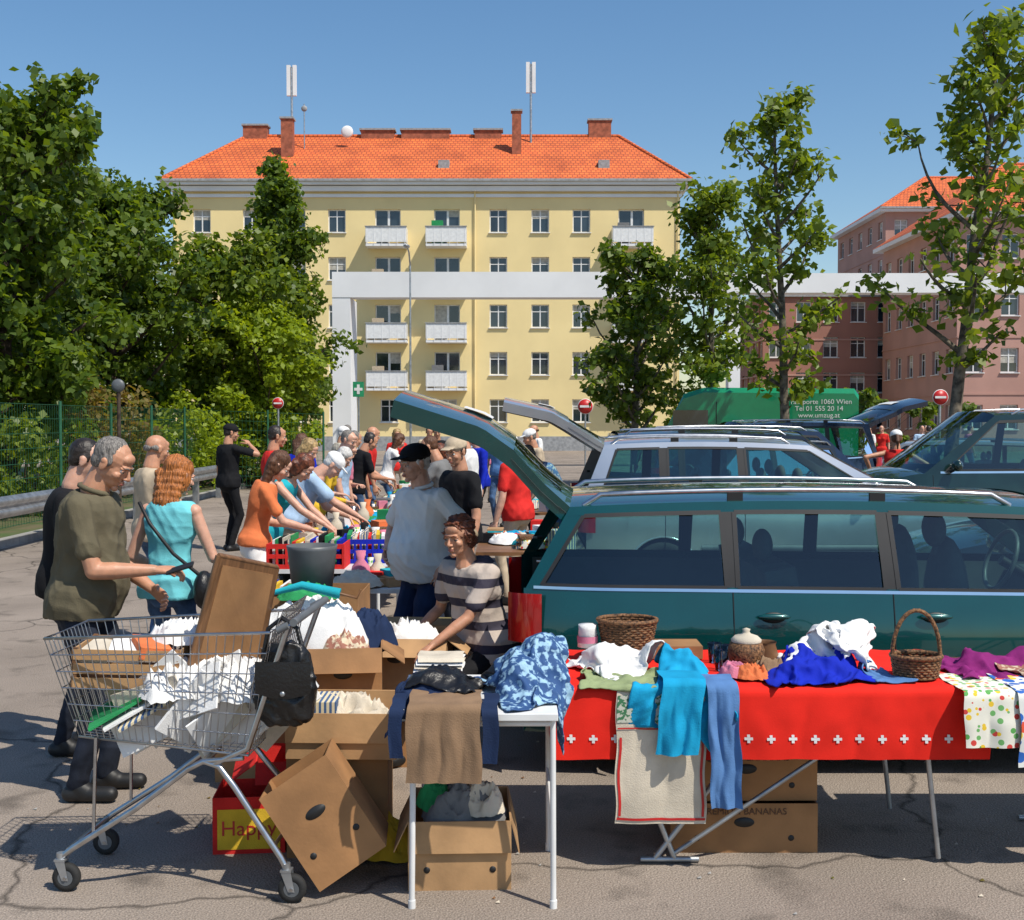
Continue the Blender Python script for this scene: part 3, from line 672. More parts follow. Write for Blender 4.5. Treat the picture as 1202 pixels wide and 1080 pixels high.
def tree(name,loc,h,cr,base,leafm='leafA',leaf=.13,nl=40,limbs=16,tr=.12,seed=1,style='open',lean=(0,0),barkm='bark',clump=.45,sub=5):
    rd=random.Random(seed); root=empty(name,loc); mb=MB(); cs=[];ss=[]
    n=10; trunk=[]
    for i in range(n+1):
        q=i/n; trunk.append(Vector((lean[0]*q+rd.uniform(-.05,.05)*q*h*.12,lean[1]*q+rd.uniform(-.05,.05)*q*h*.12,h*.94*q)))
    mb.tube(trunk,[tr*(1-.85*(i/n))+.008+(.25*tr if i==0 else 0) for i in range(n+1)],barkm,9)
    def at(q):
        x=q*n; i=min(int(x),n-1); return trunk[i].lerp(trunk[i+1],x-i)
    for i in range(limbs):
        q=base+(1-base)*(i+.5)/limbs*.97; p=at(q); az=i*2.4+rd.uniform(-.5,.5)
        u=(q-base)/(1-base)
        env=cr*{'open':(.55+.6*math.sin(math.pi*min(1,u*.9+.1)))*(1-.45*u),'round':math.sqrt(max(.05,1-(1.6*u-.62)**2)),'cone':(1.08-u)}[style]
        Lm=env*rd.uniform(.6,1.2); up={'open':.75,'round':.45,'cone':.25}[style]*rd.uniform(.6,1.4)
        pts=[p]; d=Vector((math.cos(az),math.sin(az),up)).normalized(); m=6
        for j in range(m):
            d=(d+Vector((rd.uniform(-.16,.16),rd.uniform(-.16,.16),rd.uniform(-.02,.16)))).normalized(); pts.append(pts[-1]+d*Lm/m)
        r0=tr*.38*(1-.6*u)+.01
        mb.tube(pts,[r0*(1-.8*j/m)+.004 for j in range(m+1)],barkm,6)
        for s_ in range(sub):
            k0=rd.randint(2,m); b=pts[k0]; dd=Vector((rd.uniform(-1,1),rd.uniform(-1,1),rd.uniform(-.3,.9))).normalized()
            l2=Lm*rd.uniform(.15,.42); e=b+dd*l2; md=b.lerp(e,.5)+Vector((0,0,.05*l2))
            mb.tube([b,md,e],[.014,.01,.004],barkm,5)
            for c in (md,e) : cs.append(tuple(c)); ss.append(clump*rd.uniform(.45,1.25))
        cs.append(tuple(pts[-1])); ss.append(clump*rd.uniform(.6,1.1))
        if rd.random()<.6: cs.append(tuple(pts[3])); ss.append(clump*.8)
    cs.append(tuple(trunk[-1])); ss.append(clump*.8)
    mb.build('trunk',root); leaves(cs,ss,nl,leaf,leafm,root,seed)
    return root
def shrub(name,loc,rx,ry,h,leafm,seed,n=60,nl=70,leaf=.12):
    rd=random.Random(seed); root=empty(name,loc); mb=MB(); cs=[];ss=[]
    for i in range(n):
        a=rd.uniform(0,6.28); r=rd.random()**.5; z=h*rd.uniform(.1,1)*(1-.35*r*r); p=(rx*r*math.cos(a),ry*r*math.sin(a),z); cs.append(p); ss.append(rd.uniform(.25,.55)*min(1,h/2.5))
        if i%4==0: mb.tube([(p[0]*.3,p[1]*.3,0),(p[0]*.8,p[1]*.8,z*.6),p],[.03,.02,.006],'bark2',5)
    mb.build('stems',root); leaves(cs,ss,nl,leaf,leafm,root,seed)
# ------------------------------------------------------------ cloth helpers
def heap(name,c,rx,ry,h,m,seed=0,ridge=.03,fr=7,n=64,rz=0,mb=None):
    own=mb is None
    if own: mb=MB()
    cz=c[2]
    def fn(u,v):
        a=2*math.pi*u; rr=v
        wob=1+.22*noise.noise(Vector((math.cos(a)*1.3+seed,math.sin(a)*1.3,seed*.7)))+.08*noise.noise(Vector((math.cos(a)*5+seed,math.sin(a)*5,seed)))
        x=rx*rr*wob*math.cos(a); y=ry*rr*wob*math.sin(a)
        q=1-rr**2.2
        wx=x+.05*noise.noise(Vector((x*6,y*6,seed))); wy=y+.05*noise.noise(Vector((x*6+9,y*6,seed)))
        n1=noise.noise(Vector((wx*fr,wy*fr,seed*1.3))); n2=noise.noise(Vector((wx*fr*2.3+4,wy*fr*2.3,seed)));n3=noise.noise(Vector((wx*fr*5,wy*fr*5,seed+3)))
        rg=(1-2.4*abs(n1))*ridge+(1-2.4*abs(n2))*ridge*.6+n3*ridge*.3
        z=h*(max(q,0)**.75)*(.75+.5*n1+.2)+rg*(min(1,(1-rr)*4)*.7+.25)
        ca,sa=math.cos(rz),math.sin(rz); X_=c[0]+x*ca-y*sa; Y_=c[1]+x*sa+y*ca; Z_=cz+max(z,.003)+.004
        return (X_,Y_,Z_)
    mb.grid(fn,n+1,26,m)
    if own: return mb.build(name)
def sheet(x0,x1,yb,ye,ztop,drop,m,seed=0,fold=.015,ff=18,nu=60,nv=46,skew=0,flare=0,lip=.012,mb=None,wav=.0):
    A=max(yb-ye,.01); tot=A+drop
    def pos(x,l):
        hang=max(0,l-A); q=hang/max(drop,.01)
        f=fold*min(1,hang/.12)*(math.sin(x*ff+seed+1.5*math.sin(x*ff*.37+seed)+q*.8)*.6+.6*noise.noise(Vector((x*ff*.5,l*3,seed)))+.35*noise.noise(Vector((x*ff*1.1,l*9,seed+4))))
        zb=.006*noise.noise(Vector((x*14,l*14,seed)))
        if l<A: y=yb-l; z=ztop+zb
        else:
            y=ye-lip*min(1,hang/.02)-abs(f)*1.0-.004; z=ztop-hang+zb*.3
        xx=x+skew*q*drop+flare*(x-(x0+x1)/2)*q+.004*math.sin(l*25+seed)
        return (xx,y,z+wav*hang*math.sin(x*9+seed))
    if mb is None: mb=MB()
    mb.grid(lambda u,v:pos(x0+(x1-x0)*u,tot*v),nu,nv,m)
    return mb,pos,A,tot
# ============================================================ WORLD
w=bpy.data.worlds.new("World"); scene.world=w; w.use_nodes=True
wn=w.node_tree; bg=wn.nodes['Background']; sk=wn.nodes.new('ShaderNodeTexSky'); sk.sky_type='NISHITA'; sk.sun_disc=False
EL=R(56); AZ=math.atan2(.76,-.65)
sk.sun_elevation=EL; sk.sun_rotation=AZ; sk.air_density=1.15; sk.dust_density=.6; sk.ozone_density=1.9
hs=wn.nodes.new('ShaderNodeHueSaturation'); hs.inputs['Saturation'].default_value=1.22; hs.inputs['Value'].default_value=1.1
wn.links.new(sk.outputs[0],hs.inputs['Color']); wn.links.new(hs.outputs[0],bg.inputs[0]); bg.inputs[1].default_value=.118
sd=bpy.data.lights.new('sun','SUN'); sd.energy=5; sd.angle=R(.53); sd.color=(1,.94,.83); so=bpy.data.objects.new('sun',sd); scene.collection.objects.link(so)
sv=Vector((math.sin(AZ)*math.cos(EL),math.cos(AZ)*math.cos(EL),math.sin(EL))); so.rotation_euler=sv.to_track_quat('Z','Y').to_euler(); so.location=(20,-20,40)
cd=bpy.data.cameras.new('camera'); cam=bpy.data.objects.new('camera',cd); scene.collection.objects.link(cam); scene.camera=cam
cd.sensor_width=36; cd.lens=1350/1202*36; cd.clip_end=3000; cam.location=(0,0,1.82); cam.rotation_euler=(R(90-1.909),0,0)
scene.view_settings.view_transform='Standard'; scene.view_settings.look='None'; scene.view_settings.exposure=0
# ground
m=bpy.data.materials.new('asphalt'); MATS['asphalt']=m; nt,N,L=nodes_of(m); b=N['Principled BSDF']; b.inputs['Roughness'].default_value=.9; b.inputs['Specular IOR Level'].default_value=.25
tc=N.new('ShaderNodeTexCoord')
def nz(sc,det=6):
    t=N.new('ShaderNodeTexNoise'); t.inputs['Scale'].default_value=sc; t.inputs['Detail'].default_value=det; L.new(tc.outputs['Object'],t.inputs['Vector']); return t
def ramp(src,p0,c0,p1,c1):
    r=N.new('ShaderNodeValToRGB'); r.color_ramp.elements[0].position=p0; r.color_ramp.elements[0].color=c0+(1,); r.color_ramp.elements[1].position=p1; r.color_ramp.elements[1].color=c1+(1,); L.new(src,r.inputs[0]); return r.outputs[0]
def mul(a,b_):
    x=N.new('ShaderNodeMixRGB'); x.blend_type='MULTIPLY'; x.inputs[0].default_value=1; L.new(a,x.inputs[1]); L.new(b_,x.inputs[2]); return x.outputs[0]
v=N.new('ShaderNodeTexVoronoi'); v.inputs['Scale'].default_value=110; L.new(tc.outputs['Object'],v.inputs['Vector'])
base=ramp(nz(.6,8).outputs[0],.3,(.22,.182,.15),.7,(.36,.30,.25))
base=mul(base,ramp(nz(140,3).outputs[0],.3,(.5,.5,.5),.72,(1.3,1.3,1.3)))
base=mul(base,ramp(nz(3.2,8).outputs[0],.28,(.55,.55,.55),.44,(1,1,1)))
# fine cracks following distorted cell borders
nd_=nz(1.7,5); mxv=N.new('ShaderNodeMixRGB'); mxv.inputs[0].default_value=.35; L.new(tc.outputs['Object'],mxv.inputs[1]); L.new(nd_.outputs['Color'],mxv.inputs[2])
vc=N.new('ShaderNodeTexVoronoi'); vc.feature='DISTANCE_TO_EDGE'; vc.inputs['Scale'].default_value=.55; L.new(mxv.outputs[0],vc.inputs['Vector'])
base=mul(base,ramp(vc.outputs['Distance'],.0015,(.35,.35,.35),.006,(1,1,1)))
L.new(base,b.inputs['Base Color'])
bp=N.new('ShaderNodeBump'); bp.inputs['Strength'].default_value=.6; bp.inputs['Distance'].default_value=.006; L.new(v.outputs[0],bp.inputs['Height']); L.new(bp.outputs[0],b.inputs['Normal'])
mb=MB(); mb.add([(-900,-60,0),(900,-60,0),(900,1500,0),(-900,1500,0)],[(0,1,2,3)],'asphalt'); mb.build('ground')
mat('soil',(.12,.10,.05),.95,var=.3,vs=2,col2=(.06,.10,.025)); mat('kerbstone',(.36,.35,.33),.8,var=.15,vs=4,bump=.2)
mb=MB(); mb.b2((-60,4,-.1),(-7.45,44,.11),'soil'); mb.build('verge')
mb=MB(); 
for i in range(40): mb.b2((-7.45,4+i,-.1),(-7.30,4.99+i,.125),'kerbstone')
mb.build('kerb')
mb=MB(); rd=random.Random(77)
for i in range(110):
    x=rd.uniform(-2.6,2.6); y=rd.uniform(3.3,7); s=rd.uniform(.003,.010); mb.add([(x-s,y-s*.5,.004),(x+s,y-s*.7,.005),(x+s*.7,y+s,.009),(x-s*.6,y+s*.8,.004)],[(0,1,2,3)],rd.choice(['cloth_cream','wood','leafBrown','kerbstone']),None,False)
mb.build('litter')
# ============================================================ BUILDINGS
def wall_open(mb,x0,x1,z0,z1,ops,m,y=0,depth=.22,M=None):
    xs=sorted(set([x0,x1]+[o[0] for o in ops]+[o[1] for o in ops])); zs=sorted(set([z0,z1]+[o[2] for o in ops]+[o[3] for o in ops]))
    V=[];F=[]
    for i in range(len(xs)-1):
        for j in range(len(zs)-1):
            cx,cz=(xs[i]+xs[i+1])/2,(zs[j]+zs[j+1])/2
            if any(o[0]<cx<o[1] and o[2]<cz<o[3] for o in ops): continue
            n=len(V); V+=[(xs[i],y,zs[j]),(xs[i+1],y,zs[j]),(xs[i+1],y,zs[j+1]),(xs[i],y,zs[j+1])]; F.append((n,n+1,n+2,n+3))
    for o in ops:
        a,b_,c,d=o[:4]; n=len(V); V+=[(a,y,c),(b_,y,c),(b_,y,d),(a,y,d),(a,y+depth,c),(b_,y+depth,c),(b_,y+depth,d),(a,y+depth,d)]
        F+=[(n,n+4,n+5,n+1),(n+1,n+5,n+6,n+2),(n+2,n+6,n+7,n+3),(n+3,n+7,n+4,n)]
    mb.add(V,F,m,M,False)
def window(wf,wg,a,b_,c,d,y,rd,M=None,mull=True,frame='whitepaint'):
    t=.07; wf.b2((a,y,c),(a+t,y+.06,d),frame,M); wf.b2((b_-t,y,c),(b_,y+.06,d),frame,M); wf.b2((a+t,y,d-t),(b_-t,y+.06,d),frame,M); wf.b2((a+t,y,c),(b_-t,y+.06,c+t),frame,M)
    if mull: mm=(a+b_)/2; wf.b2((mm-.035,y-.005,c+t),(mm+.035,y+.055,d-t),frame,M); wf.b2((a+t,y-.004,c+(d-c)*.68),(mm-.036,y+.05,c+(d-c)*.68+.05),frame,M); wf.b2((mm+.036,y-.004,c+(d-c)*.68),(b_-t,y+.05,c+(d-c)*.68+.05),frame,M)
    wg.b2((a+t,y+.03,c+t),(b_-t,y+.04,d-t),'winglass',M)
    wf.b2((a-.06,y-.27,c-.05),(b_+.06,y-.02,c-.002),'whitepaint',M)
    r=rd.random()
    if r<.45: wg.b2((a+t,y+.021,d-t-(d-c)*rd.uniform(.15,.6)),(b_-t,y+.029,d-t),'curtain',M)
mat('plaster_cream',(.84,.67,.33),.9,var=.05,vs=.35,bump=.05,bs=30); mat('plaster_pink',(.36,.17,.13),.9,var=.08,vs=.4); mat('plaster_pink2',(.48,.27,.22),.9,var=.07,vs=.4); mat('brick_chim',(.42,.13,.07),.9,var=.2,vs=4); mat('slab',(.35,.36,.37),.8)
def tilemat(name):
    m=bpy.data.materials.new(name); MATS[name]=m; nt,N,L=nodes_of(m); b=N['Principled BSDF']; b.inputs['Roughness'].default_value=.75
    tc=N.new('ShaderNodeTexCoord'); br=N.new('ShaderNodeTexBrick'); br.inputs['Scale'].default_value=1; br.inputs['Brick Width'].default_value=.3; br.inputs['Row Height'].default_value=.22; br.inputs['Mortar Size'].default_value=.035; br.offset=.5
    br.inputs['Color1'].default_value=(.82,.18,.035,1); br.inputs['Color2'].default_value=(.66,.13,.028,1); br.inputs['Mortar'].default_value=(.36,.07,.02,1)
    mp=N.new('ShaderNodeMapping'); mp.inputs['Rotation'].default_value=(R(90),0,0); L.new(tc.outputs['Object'],mp.inputs[0]); L.new(mp.outputs[0],br.inputs['Vector'])
    n_=N.new('ShaderNodeTexNoise'); n_.inputs['Scale'].default_value=.5; n_.inputs['Detail'].default_value=8; L.new(tc.outputs['Object'],n_.inputs['Vector'])
    rr_=N.new('ShaderNodeValToRGB'); rr_.color_ramp.elements[0].position=.3; rr_.color_ramp.elements[0].color=(.6,.58,.56,1); rr_.color_ramp.elements[1].position=.6; L.new(n_.outputs['Fac'],rr_.inputs[0])
    x=N.new('ShaderNodeMixRGB'); x.blend_type='MULTIPLY'; x.inputs[0].default_value=.8; L.new(br.outputs['Color'],x.inputs[1]); L.new(rr_.outputs['Color'],x.inputs[2])
    L.new(x.outputs[0],b.inputs['Base Color'])
tilemat('rooftile')
def hiproof(mb,x0,x1,y0,y1,ze,zr_,inx,m,ov=.6):
    x0-=ov;x1+=ov;y0-=ov;y1+=ov; ym=(y0+y1)/2
    V=[(x0,y0,ze),(x1,y0,ze),(x1,y1,ze),(x0,y1,ze),(x0+inx,ym,zr_),(x1-inx,ym,zr_)]
    mb.add(V,[(0,1,5,4),(1,2,5),(2,3,4,5),(3,0,4)],m,None,False); mb.b2((x0,y0,ze-.3),(x1,y1,ze-.02),'whiteplaster')
    mb.b2((x0-.12,y0-.14,ze-.12),(x1+.12,y0-.01,ze+.03),'slab')
    for a,b_ in ((0,4),(4,5),(5,1)): mb.tube([V[a],V[b_]],.13,'rooftile',6)
rd=random.Random(3)
rb=empty('apartment_building',(0,72,0))
wl,wf,wg,rf,bl=MB(),MB(),MB(),MB(),MB()
X0,X1=-21.1,10.45; colsx=[-19.3,-16.2,-13.4,-10.9,-7.68,-4.0,-.85,1.76,4.32,7.47]; rows=[14.3,11.35,8.4,5.45,2.5]; balc=[4,5,9]
ops=[]
for i,cx in enumerate(colsx):
    for j,cz in enumerate(rows):
        if i in balc and j<4: ops.append((cx-.85,cx+.75,cz-1.5,cz+.72,1))
        else: ops.append((cx-.55,cx+.55,cz-.72,cz+.72,0))
wall_open(wl,X0,X1,0,16.3,ops,'plaster_cream')
wl.add([(X0,0,0),(X0,12,0),(X0,12,16.3),(X0,0,16.3)],[(3,2,1,0)],'plaster_cream',smooth=False); wl.add([(X1,0,0),(X1,12,0),(X1,12,16.3),(X1,0,16.3)],[(0,1,2,3)],'plaster_cream',smooth=False); wl.add([(X0,12,0),(X1,12,0),(X1,12,16.3),(X0,12,16.3)],[(3,2,1,0)],'plaster_cream',smooth=False)
wl.b2((X0+.3,.6,0),(X1-.3,11.6,16),'black')
for o in ops:
    if o[4]: 
        window(wf,wg,o[0],o[1]-.75,o[2],o[3],.2,rd,mull=False); window(wf,wg,o[1]-.75,o[1],o[2]+.75,o[3],.2,rd,mull=False); wl.b2((o[1]-.75,.19,o[2]),(o[1],.26,o[2]+.72),'plaster_cream')
        cx=(o[0]+o[1])/2; z=o[2]-.05
        bl.b2((cx-1.25,-1.1,z-.16),(cx+1.25,-.004,z),'whiteplaster')
        bl.b2((cx-1.25,-1.15,z+.08),(cx+1.25,-1.11,z+1.0),'whitepaint'); bl.b2((cx-1.25,-1.1,z+.08),(cx-1.21,-.01,z+1.0),'whitepaint'); bl.b2((cx+1.21,-1.1,z+.08),(cx+1.25,-.01,z+1.0),'whitepaint'); bl.b2((cx-1.29,-1.2,z+1.01),(cx+1.29,-1.07,z+1.06),'slab')
        for q in range(6): bl.b2((cx-1.2+q*.47,-1.165,z-.1),(cx-1.17+q*.47,-1.152,z+1.0),'whiteplaster')
        if rd.random()<.5: bl.b2((cx-.9,-.9,z+.1),(cx-.2,-.5,z+1.25+rd.random()*.2),rd.choice(['cloth_green','cloth_beige','cloth_grey']))
    else: window(wf,wg,o[0],o[1],o[2],o[3],.16,rd)
wl.b2((X0-.12,-.12,15.75),(X1+.12,-.003,15.95),'whiteplaster'); wl.b2((X0-.3,-.35,16.1),(X1+.3,-.003,16.4),'whiteplaster')
wl.b2((X0-.05,-.06,.0),(X1+.05,-.003,.9),'slab')
for x in (-21,-2.3,10.3): bl.tube([(x,-.12,0),(x,-.12,16.1)],.05,'plaster_cream')
hiproof(rf,X0,X1,0,12,16.75,21.0,3.9,'rooftile')
for x,y,wx,wy,z0,z1 in ((-17.2,6,1.6,.8,19.5,21.6),(-14.5,3.0,.75,.7,17.5,21.3),(.3,3.4,.6,.6,17.5,21.9),(5.9,6.2,1.5,.8,19.5,22.0)):
    rf.b2((x-wx/2,y-wy/2,z0),(x+wx/2,y+wy/2,z1),'brick_chim'); rf.b2((x-wx/2-.08,y-wy/2-.08,z1),(x+wx/2+.08,y+wy/2+.08,z1+.12),'slab')
for x,wx in ((-9,2.2),(-5.8,3.2),(-1.6,1.8)):
    rf.b2((x-wx/2,5.6,20.6),(x+wx/2,6.4,21.3),'brick_chim'); rf.b2((x-wx/2-.1,5.5,21.3),(x+wx/2+.1,6.5,21.42),'slab')
for x in (-4.3,5.8): rf.b2((x-.35,1.0,17.7),(x+.35,1.9,18.3),'slab')
rf.tube([(X0+2,.6,17.45),(X1-2,.6,17.45)],.04,'galv')
for x in np.arange(X0+2,X1-1.5,1.2): rf.b2((x-.02,.55,17.1),(x+.02,.65,17.45),'galv')
for x,zt in ((-14.6,25.3),(1.25,25.5)):
    rf.tube([(x,5,19.5),(x,5,zt)],.08,'galv'); 
    for a in (-.2,.2): rf.b2((x+a-.12,4.9,zt-1.9),(x+a+.12,5.1,zt+.1),'whiteplaster'); rf.b2((x+min(a,0),4.97,zt-1.6),(x+max(a,0),5.03,zt-1.52),'galv'); rf.b2((x+min(a,0),4.97,zt-.5),(x+max(a,0),5.03,zt-.42),'galv')
rf.tube([(-13.6,4,19),(-13.6,4,22.6)],.04,'galv'); rf.ell((-10.8,4,20.8),(.4,.12,.4),'whiteplaster'); rf.ell((-13.6,4,22.3),(.2,.1,.2),'slab')
wl.build('walls',rb); wf.build('window_frames',rb); wg.build('windows',rb); rf.build('roof',rb); bl.build('balconies',rb)
def block(name,loc,rz,Wd,Dp,Ht,m,nc,nr,roofh,ww=1.1,whh=1.5,f0=1.2):
    r=empty(name,loc,rz); a,b_,c,d=MB(),MB(),MB(),MB()
    ph=(Ht-.6)/nr
    for face_ in range(2):
        Wf=Wd if face_==0 else Dp; n=nc if face_==0 else max(2,int(nc*Dp/Wd)); Mx=Matrix.Identity(4) if face_==0 else Matrix.Rotation(-math.pi/2,4,'Z')@Matrix.Translation((-Dp,0,0))
        o2=[]
        for i in range(n):
            for j in range(nr): cx=(i+.5)*Wf/n; cz=f0+.7+j*ph; o2.append((cx-ww/2,cx+ww/2,cz-whh/2+.2,cz+whh/2+.2))
        wall_open(a,0,Wf,0,Ht,o2,m,M=Mx)
        for o in o2: window(b_,c,*o,.16,rd,M=Mx)
        for j in range(1,nr): a.b2((0,-.05,j*ph+.0),(Wf,-.003,j*ph+.12),'plaster_pink2',Mx)
    a.add([(Wd,0,0),(Wd,Dp,0),(Wd,Dp,Ht),(Wd,0,Ht)],[(0,1,2,3)],m,smooth=False); a.b2((.3,.6,0),(Wd-.3,Dp-.3,Ht-.2),'black')
    if roofh: hiproof(d,0,Wd,0,Dp,Ht,Ht+roofh,Dp*.45,'rooftile')
    else: d.b2((-.2,-.2,Ht),(Wd+.2,Dp+.2,Ht+.35),'slab')
    d.b2((Wd*.3,Dp*.5,Ht),(Wd*.3+1.2,Dp*.5+.8,Ht+roofh+1.0),'brick_chim')
    a.build('walls',r); b_.build('window_frames',r); c.build('windows',r); d.build('roof',r)
block('pink_apartment_house',(18.5,85,0),0,18,12,11.0,'plaster_pink',9,4,0)
block('pink_apartment_house',(27.0,70,0),0,30,14,14.4,'plaster_pink2',14,4,4.5)
block('pink_apartment_house',(31,96,0),0,36,14,19.5,'plaster_pink2',14,6,4)
mb=MB(); mb.b2((-6.95,44.6,6.62),(8,45.4,7.6),'whiteplaster'); mb.b2((8,44.6,6.8),(40,45.4,7.55),'whiteplaster'); mb.b2((-6.95,44.62,0),(-6.25,46.5,6.618),'whiteplaster')
for x in (8.4,24,38): mb.b2((x,44.7,0),(x+.45,45.3,6.798),'whiteplaster')
mb.build('concrete_portal_frame')
# ============================================================ TREES
tree('plane_tree',(7.5,20,0),9.2,1.9,.30,'leafA',.16,10,22,.12,11,'open',(.9,0),clump=.42,sub=4)
tree('plane_tree',(6.25,26,0),9.5,1.75,.24,'leafA',.17,11,22,.12,12,'open',(-.35,0),clump=.42,sub=4)
tree('plane_tree',(3.4,32,0),6.7,2.1,.20,'leafB',.16,22,22,.12,13,'open',(.1,0),clump=.46)
tree('plane_tree',(5.3,30,0),8.1,2.0,.22,'leafA',.16,19,22,.12,14,'open',(-.2,0),clump=.46)
tree('plane_tree',(10.0,19,0),6.0,1.7,.3,'leafA',.16,15,18,.12,15,'open',(0,0),clump=.42)
tree('maple_tree',(-9.9,22.5,0),8.3,2.8,.15,'leafB',.15,44,36,.2,21,'round',barkm='bark2',clump=.50,sub=6)
tree('maple_tree',(-12.0,27,0),8.6,3.2,.15,'leafD',.17,44,30,.2,22,'round',barkm='bark2',clump=.58,sub=6)
tree('maple_tree',(-10.4,30,0),8.0,2.8,.12,'leafB',.16,46,34,.2,23,'round',barkm='bark2',clump=.52,sub=6)
tree('lime_tree',(-8.1,33,0),6.8,2.2,.1,'leafA',.15,44,30,.2,24,'round',barkm='bark2',clump=.5,sub=6)
tree('conifer_tree',(-6.9,34.5,0),9.6,2.1,.08,'leafB',.15,42,34,.16,25,'open',barkm='bark2',clump=.48,sub=6)
tree('acacia_tree',(-6.9,32,0),5.2,1.7,.08,'leafC',.13,50,28,.12,26,'round',barkm='bark2',clump=.42,sub=6)
tree('acacia_tree',(-10.2,18.5,0),3.7,1.6,.1,'leafA',.12,45,22,.1,27,'round',barkm='bark2',clump=.42,sub=5)
tree('maple_tree',(-13.8,36,0),9.5,3.5,.15,'leafB',.2,40,28,.2,28,'round',barkm='bark2',clump=.65,sub=6)
for i,(x,y,rx,ry,h,lm) in enumerate(((-9.0,17,.9,2.2,2.3,'leafB'),(-9.2,21.5,1.0,2.4,2.2,'leafA'),(-9.3,26,1.1,2.4,2.6,'leafBrown'),(-8.4,29.5,1.2,1.2,2.4,'leafC'),(-7.2,31.6,1.6,.9,2.1,'leafA'),(-9.6,14,1,2,2.5,'leafB'))): shrub('hedge_shrub',(x,y,.1),rx,ry,h,lm,40+i,70,55,.11)
shrub('distant_tree_line',(16,62,0),9,2,4,'leafB',60,90,60,.3); shrub('distant_tree_line',(-16,60,0),7,3,9,'leafD',61,90,60,.4)
mat('fencegreen',(.02,.12,.06),.5)
mb=MB()
def fence(mb,p,q,h=2.0,step=2.5):
    p=Vector(p);q=Vector(q);Ln=(q-p).length; n=int(Ln/step)
    for i in range(n+1):
        c=p.lerp(q,i/n); mb.tube([c,c+Vector((0,0,h+.08))],.03,'fencegreen',6)
    for i in range(int(Ln/.10)):
        c=p.lerp(q,i*.10/Ln); mb.tube([c+Vector((0,0,.05)),c+Vector((0,0,h))],.004,'fencegreen',3,cap=False)
    for k in range(9): z=.06+k*h/8.2; mb.tube([p+Vector((0,0,z)),q+Vector((0,0,z))],.006,'fencegreen',3,cap=False)
fence(mb,(-7.95,10,.1),(-7.95,30.5,.1)); fence(mb,(-7.95,30.5,.1),(-5.0,30.5,0),step=1.4)
mb.build('wire_fence')
mb=MB(); pr=[(0,.50),(.03,.53),(.06,.55),(.06,.6),(.0,.65),(.06,.70),(.06,.75),(.03,.77),(0,.8)]
mb.grid(lambda u,v:(-6.95+pr[int(round(v*8))][0],9+19*u,pr[int(round(v*8))][1]),12,9,'galv')
for y in np.arange(9.5,28,2): mb.b2((-7.08,y-.06,0),(-6.96,y+.06,.78),'galv')
mb.build('guard_rail')
mat('signred',(.6,.02,.02),.4)
def no_entry(x,y,z,r=.3):
    mb=MB(); mb.tube([(0,0.03,0),(0,0.03,z)],.03,'galv'); Mx=Matrix.Translation((0,0,z))@Matrix.Rotation(math.pi/2,4,'X')
    mb.lathe([(0,.012),(r,.012),(r,-.012),(0,-.012)],'whitepaint',28,Mx); mb.lathe([(0,.016),(r*.94,.016),(r*.94,.0)],'signred',28,Mx); mb.b2((-r*.7,-.022,z-r*.14),(r*.7,-.0165,z+r*.14),'whitepaint'); mb.build('no_entry_sign',loc=(x,y,0))
no_entry(2.55,40,2.35,.27); no_entry(9.3,25,2.35,.17); no_entry(-6.1,30,2.3,.15)
mb=MB(); mb.tube([(0,0,0),(0,0,2.55)],.035,'bark2'); Mx=Matrix.Translation((0,-.03,2.45))@Matrix.Rotation(math.pi/2,4,'X'); mb.lathe([(0,.03),(.06,.026),(.11,.01),(.12,-.01),(0,-.02)],'greyplastic',24,Mx); mb.build('traffic_mirror',loc=(-6.9,20.2,0))
mb=MB(); mb.tube([(0,0,0),(0,0,7.5)],[.05,.03],'galv'); mb.tube([(0,0,7.5),(0,-.5,7.9),(0,-1.2,8)],.03,'galv'); mb.ell((0,-1.4,7.97),(.12,.3,.06),'galv'); mb.build('street_lamp',loc=(-3.7,42,0))
mat('pharm',(.02,.3,.13),.5); mb=MB(); mb.tube([(0,0.06,0),(0,.06,3.0)],.03,'galv'); mb.box((0,0,3.0),(.4,.06,.55),'pharm'); mb.box((0,-.035,3.0),(.1,.01,.35),'whitepaint'); mb.box((0,-.036,3.0),(.3,.011,.1),'whitepaint'); mb.build('pharmacy_sign',loc=(-5.6,42,0))
print('setting',time.time()-T0)
# ============================================================ CARS
car('parked_estate_car',(0.03,5.74+.87,0),0,'carGreen',H=1.455,openhatch=105,hb=.36)
car('parked_estate_car',(.72,11.5+.88,0),R(0),'carSilver',L=4.5,W=1.76,H=1.66,zb=1.14,zbf=1.08,sr=.22,sf=2.3,sc=3.2,hoodf=.85,wins=[(.2,.78,.36,.78),(.86,1.58,.86,1.57),(1.66,3.0,1.64,2.2)],wh=(.8,3.5),openhatch=100)
car('parked_hatchback_car',(1.05,15.2,0),R(0),'carBlack',H=1.72,zb=1.1,sr=.3,sf=2.6)
car('parked_minivan',(8.95,14.6,0),R(180),'carDkGreen',L=4.75,W=1.85,H=1.98,zb=1.22,zbf=1.2,sr=.2,sf=3.1,sc=4.0,hoodf=.95,wins=[(.2,1.2,.3,1.2),(1.28,2.4,1.28,2.38),(2.48,3.8,2.46,3.0)],wh=(.95,3.85),wr=.34,rails=True)
car('parked_hatchback_car',(7.5,9.6,0),R(175),'carBlack',L=4.2,H=1.42,zb=.93,sr=.35,sf=2.3,sc=3.0,wh=(.8,3.35),wins=[(.25,.8,.5,.8),(.88,1.6,.88,1.58),(1.68,2.8,1.66,2.2)],rails=False)
car('parked_hatchback_car',(5.3,19.5,0),R(205),'carBlack',L=4.2,H=1.5,sr=.35,sf=2.3,sc=3.0,wh=(.8,3.35),wins=[(.25,.8,.5,.8),(.88,1.6,.88,1.58),(1.68,2.8,1.66,2.2)],openhatch=0)
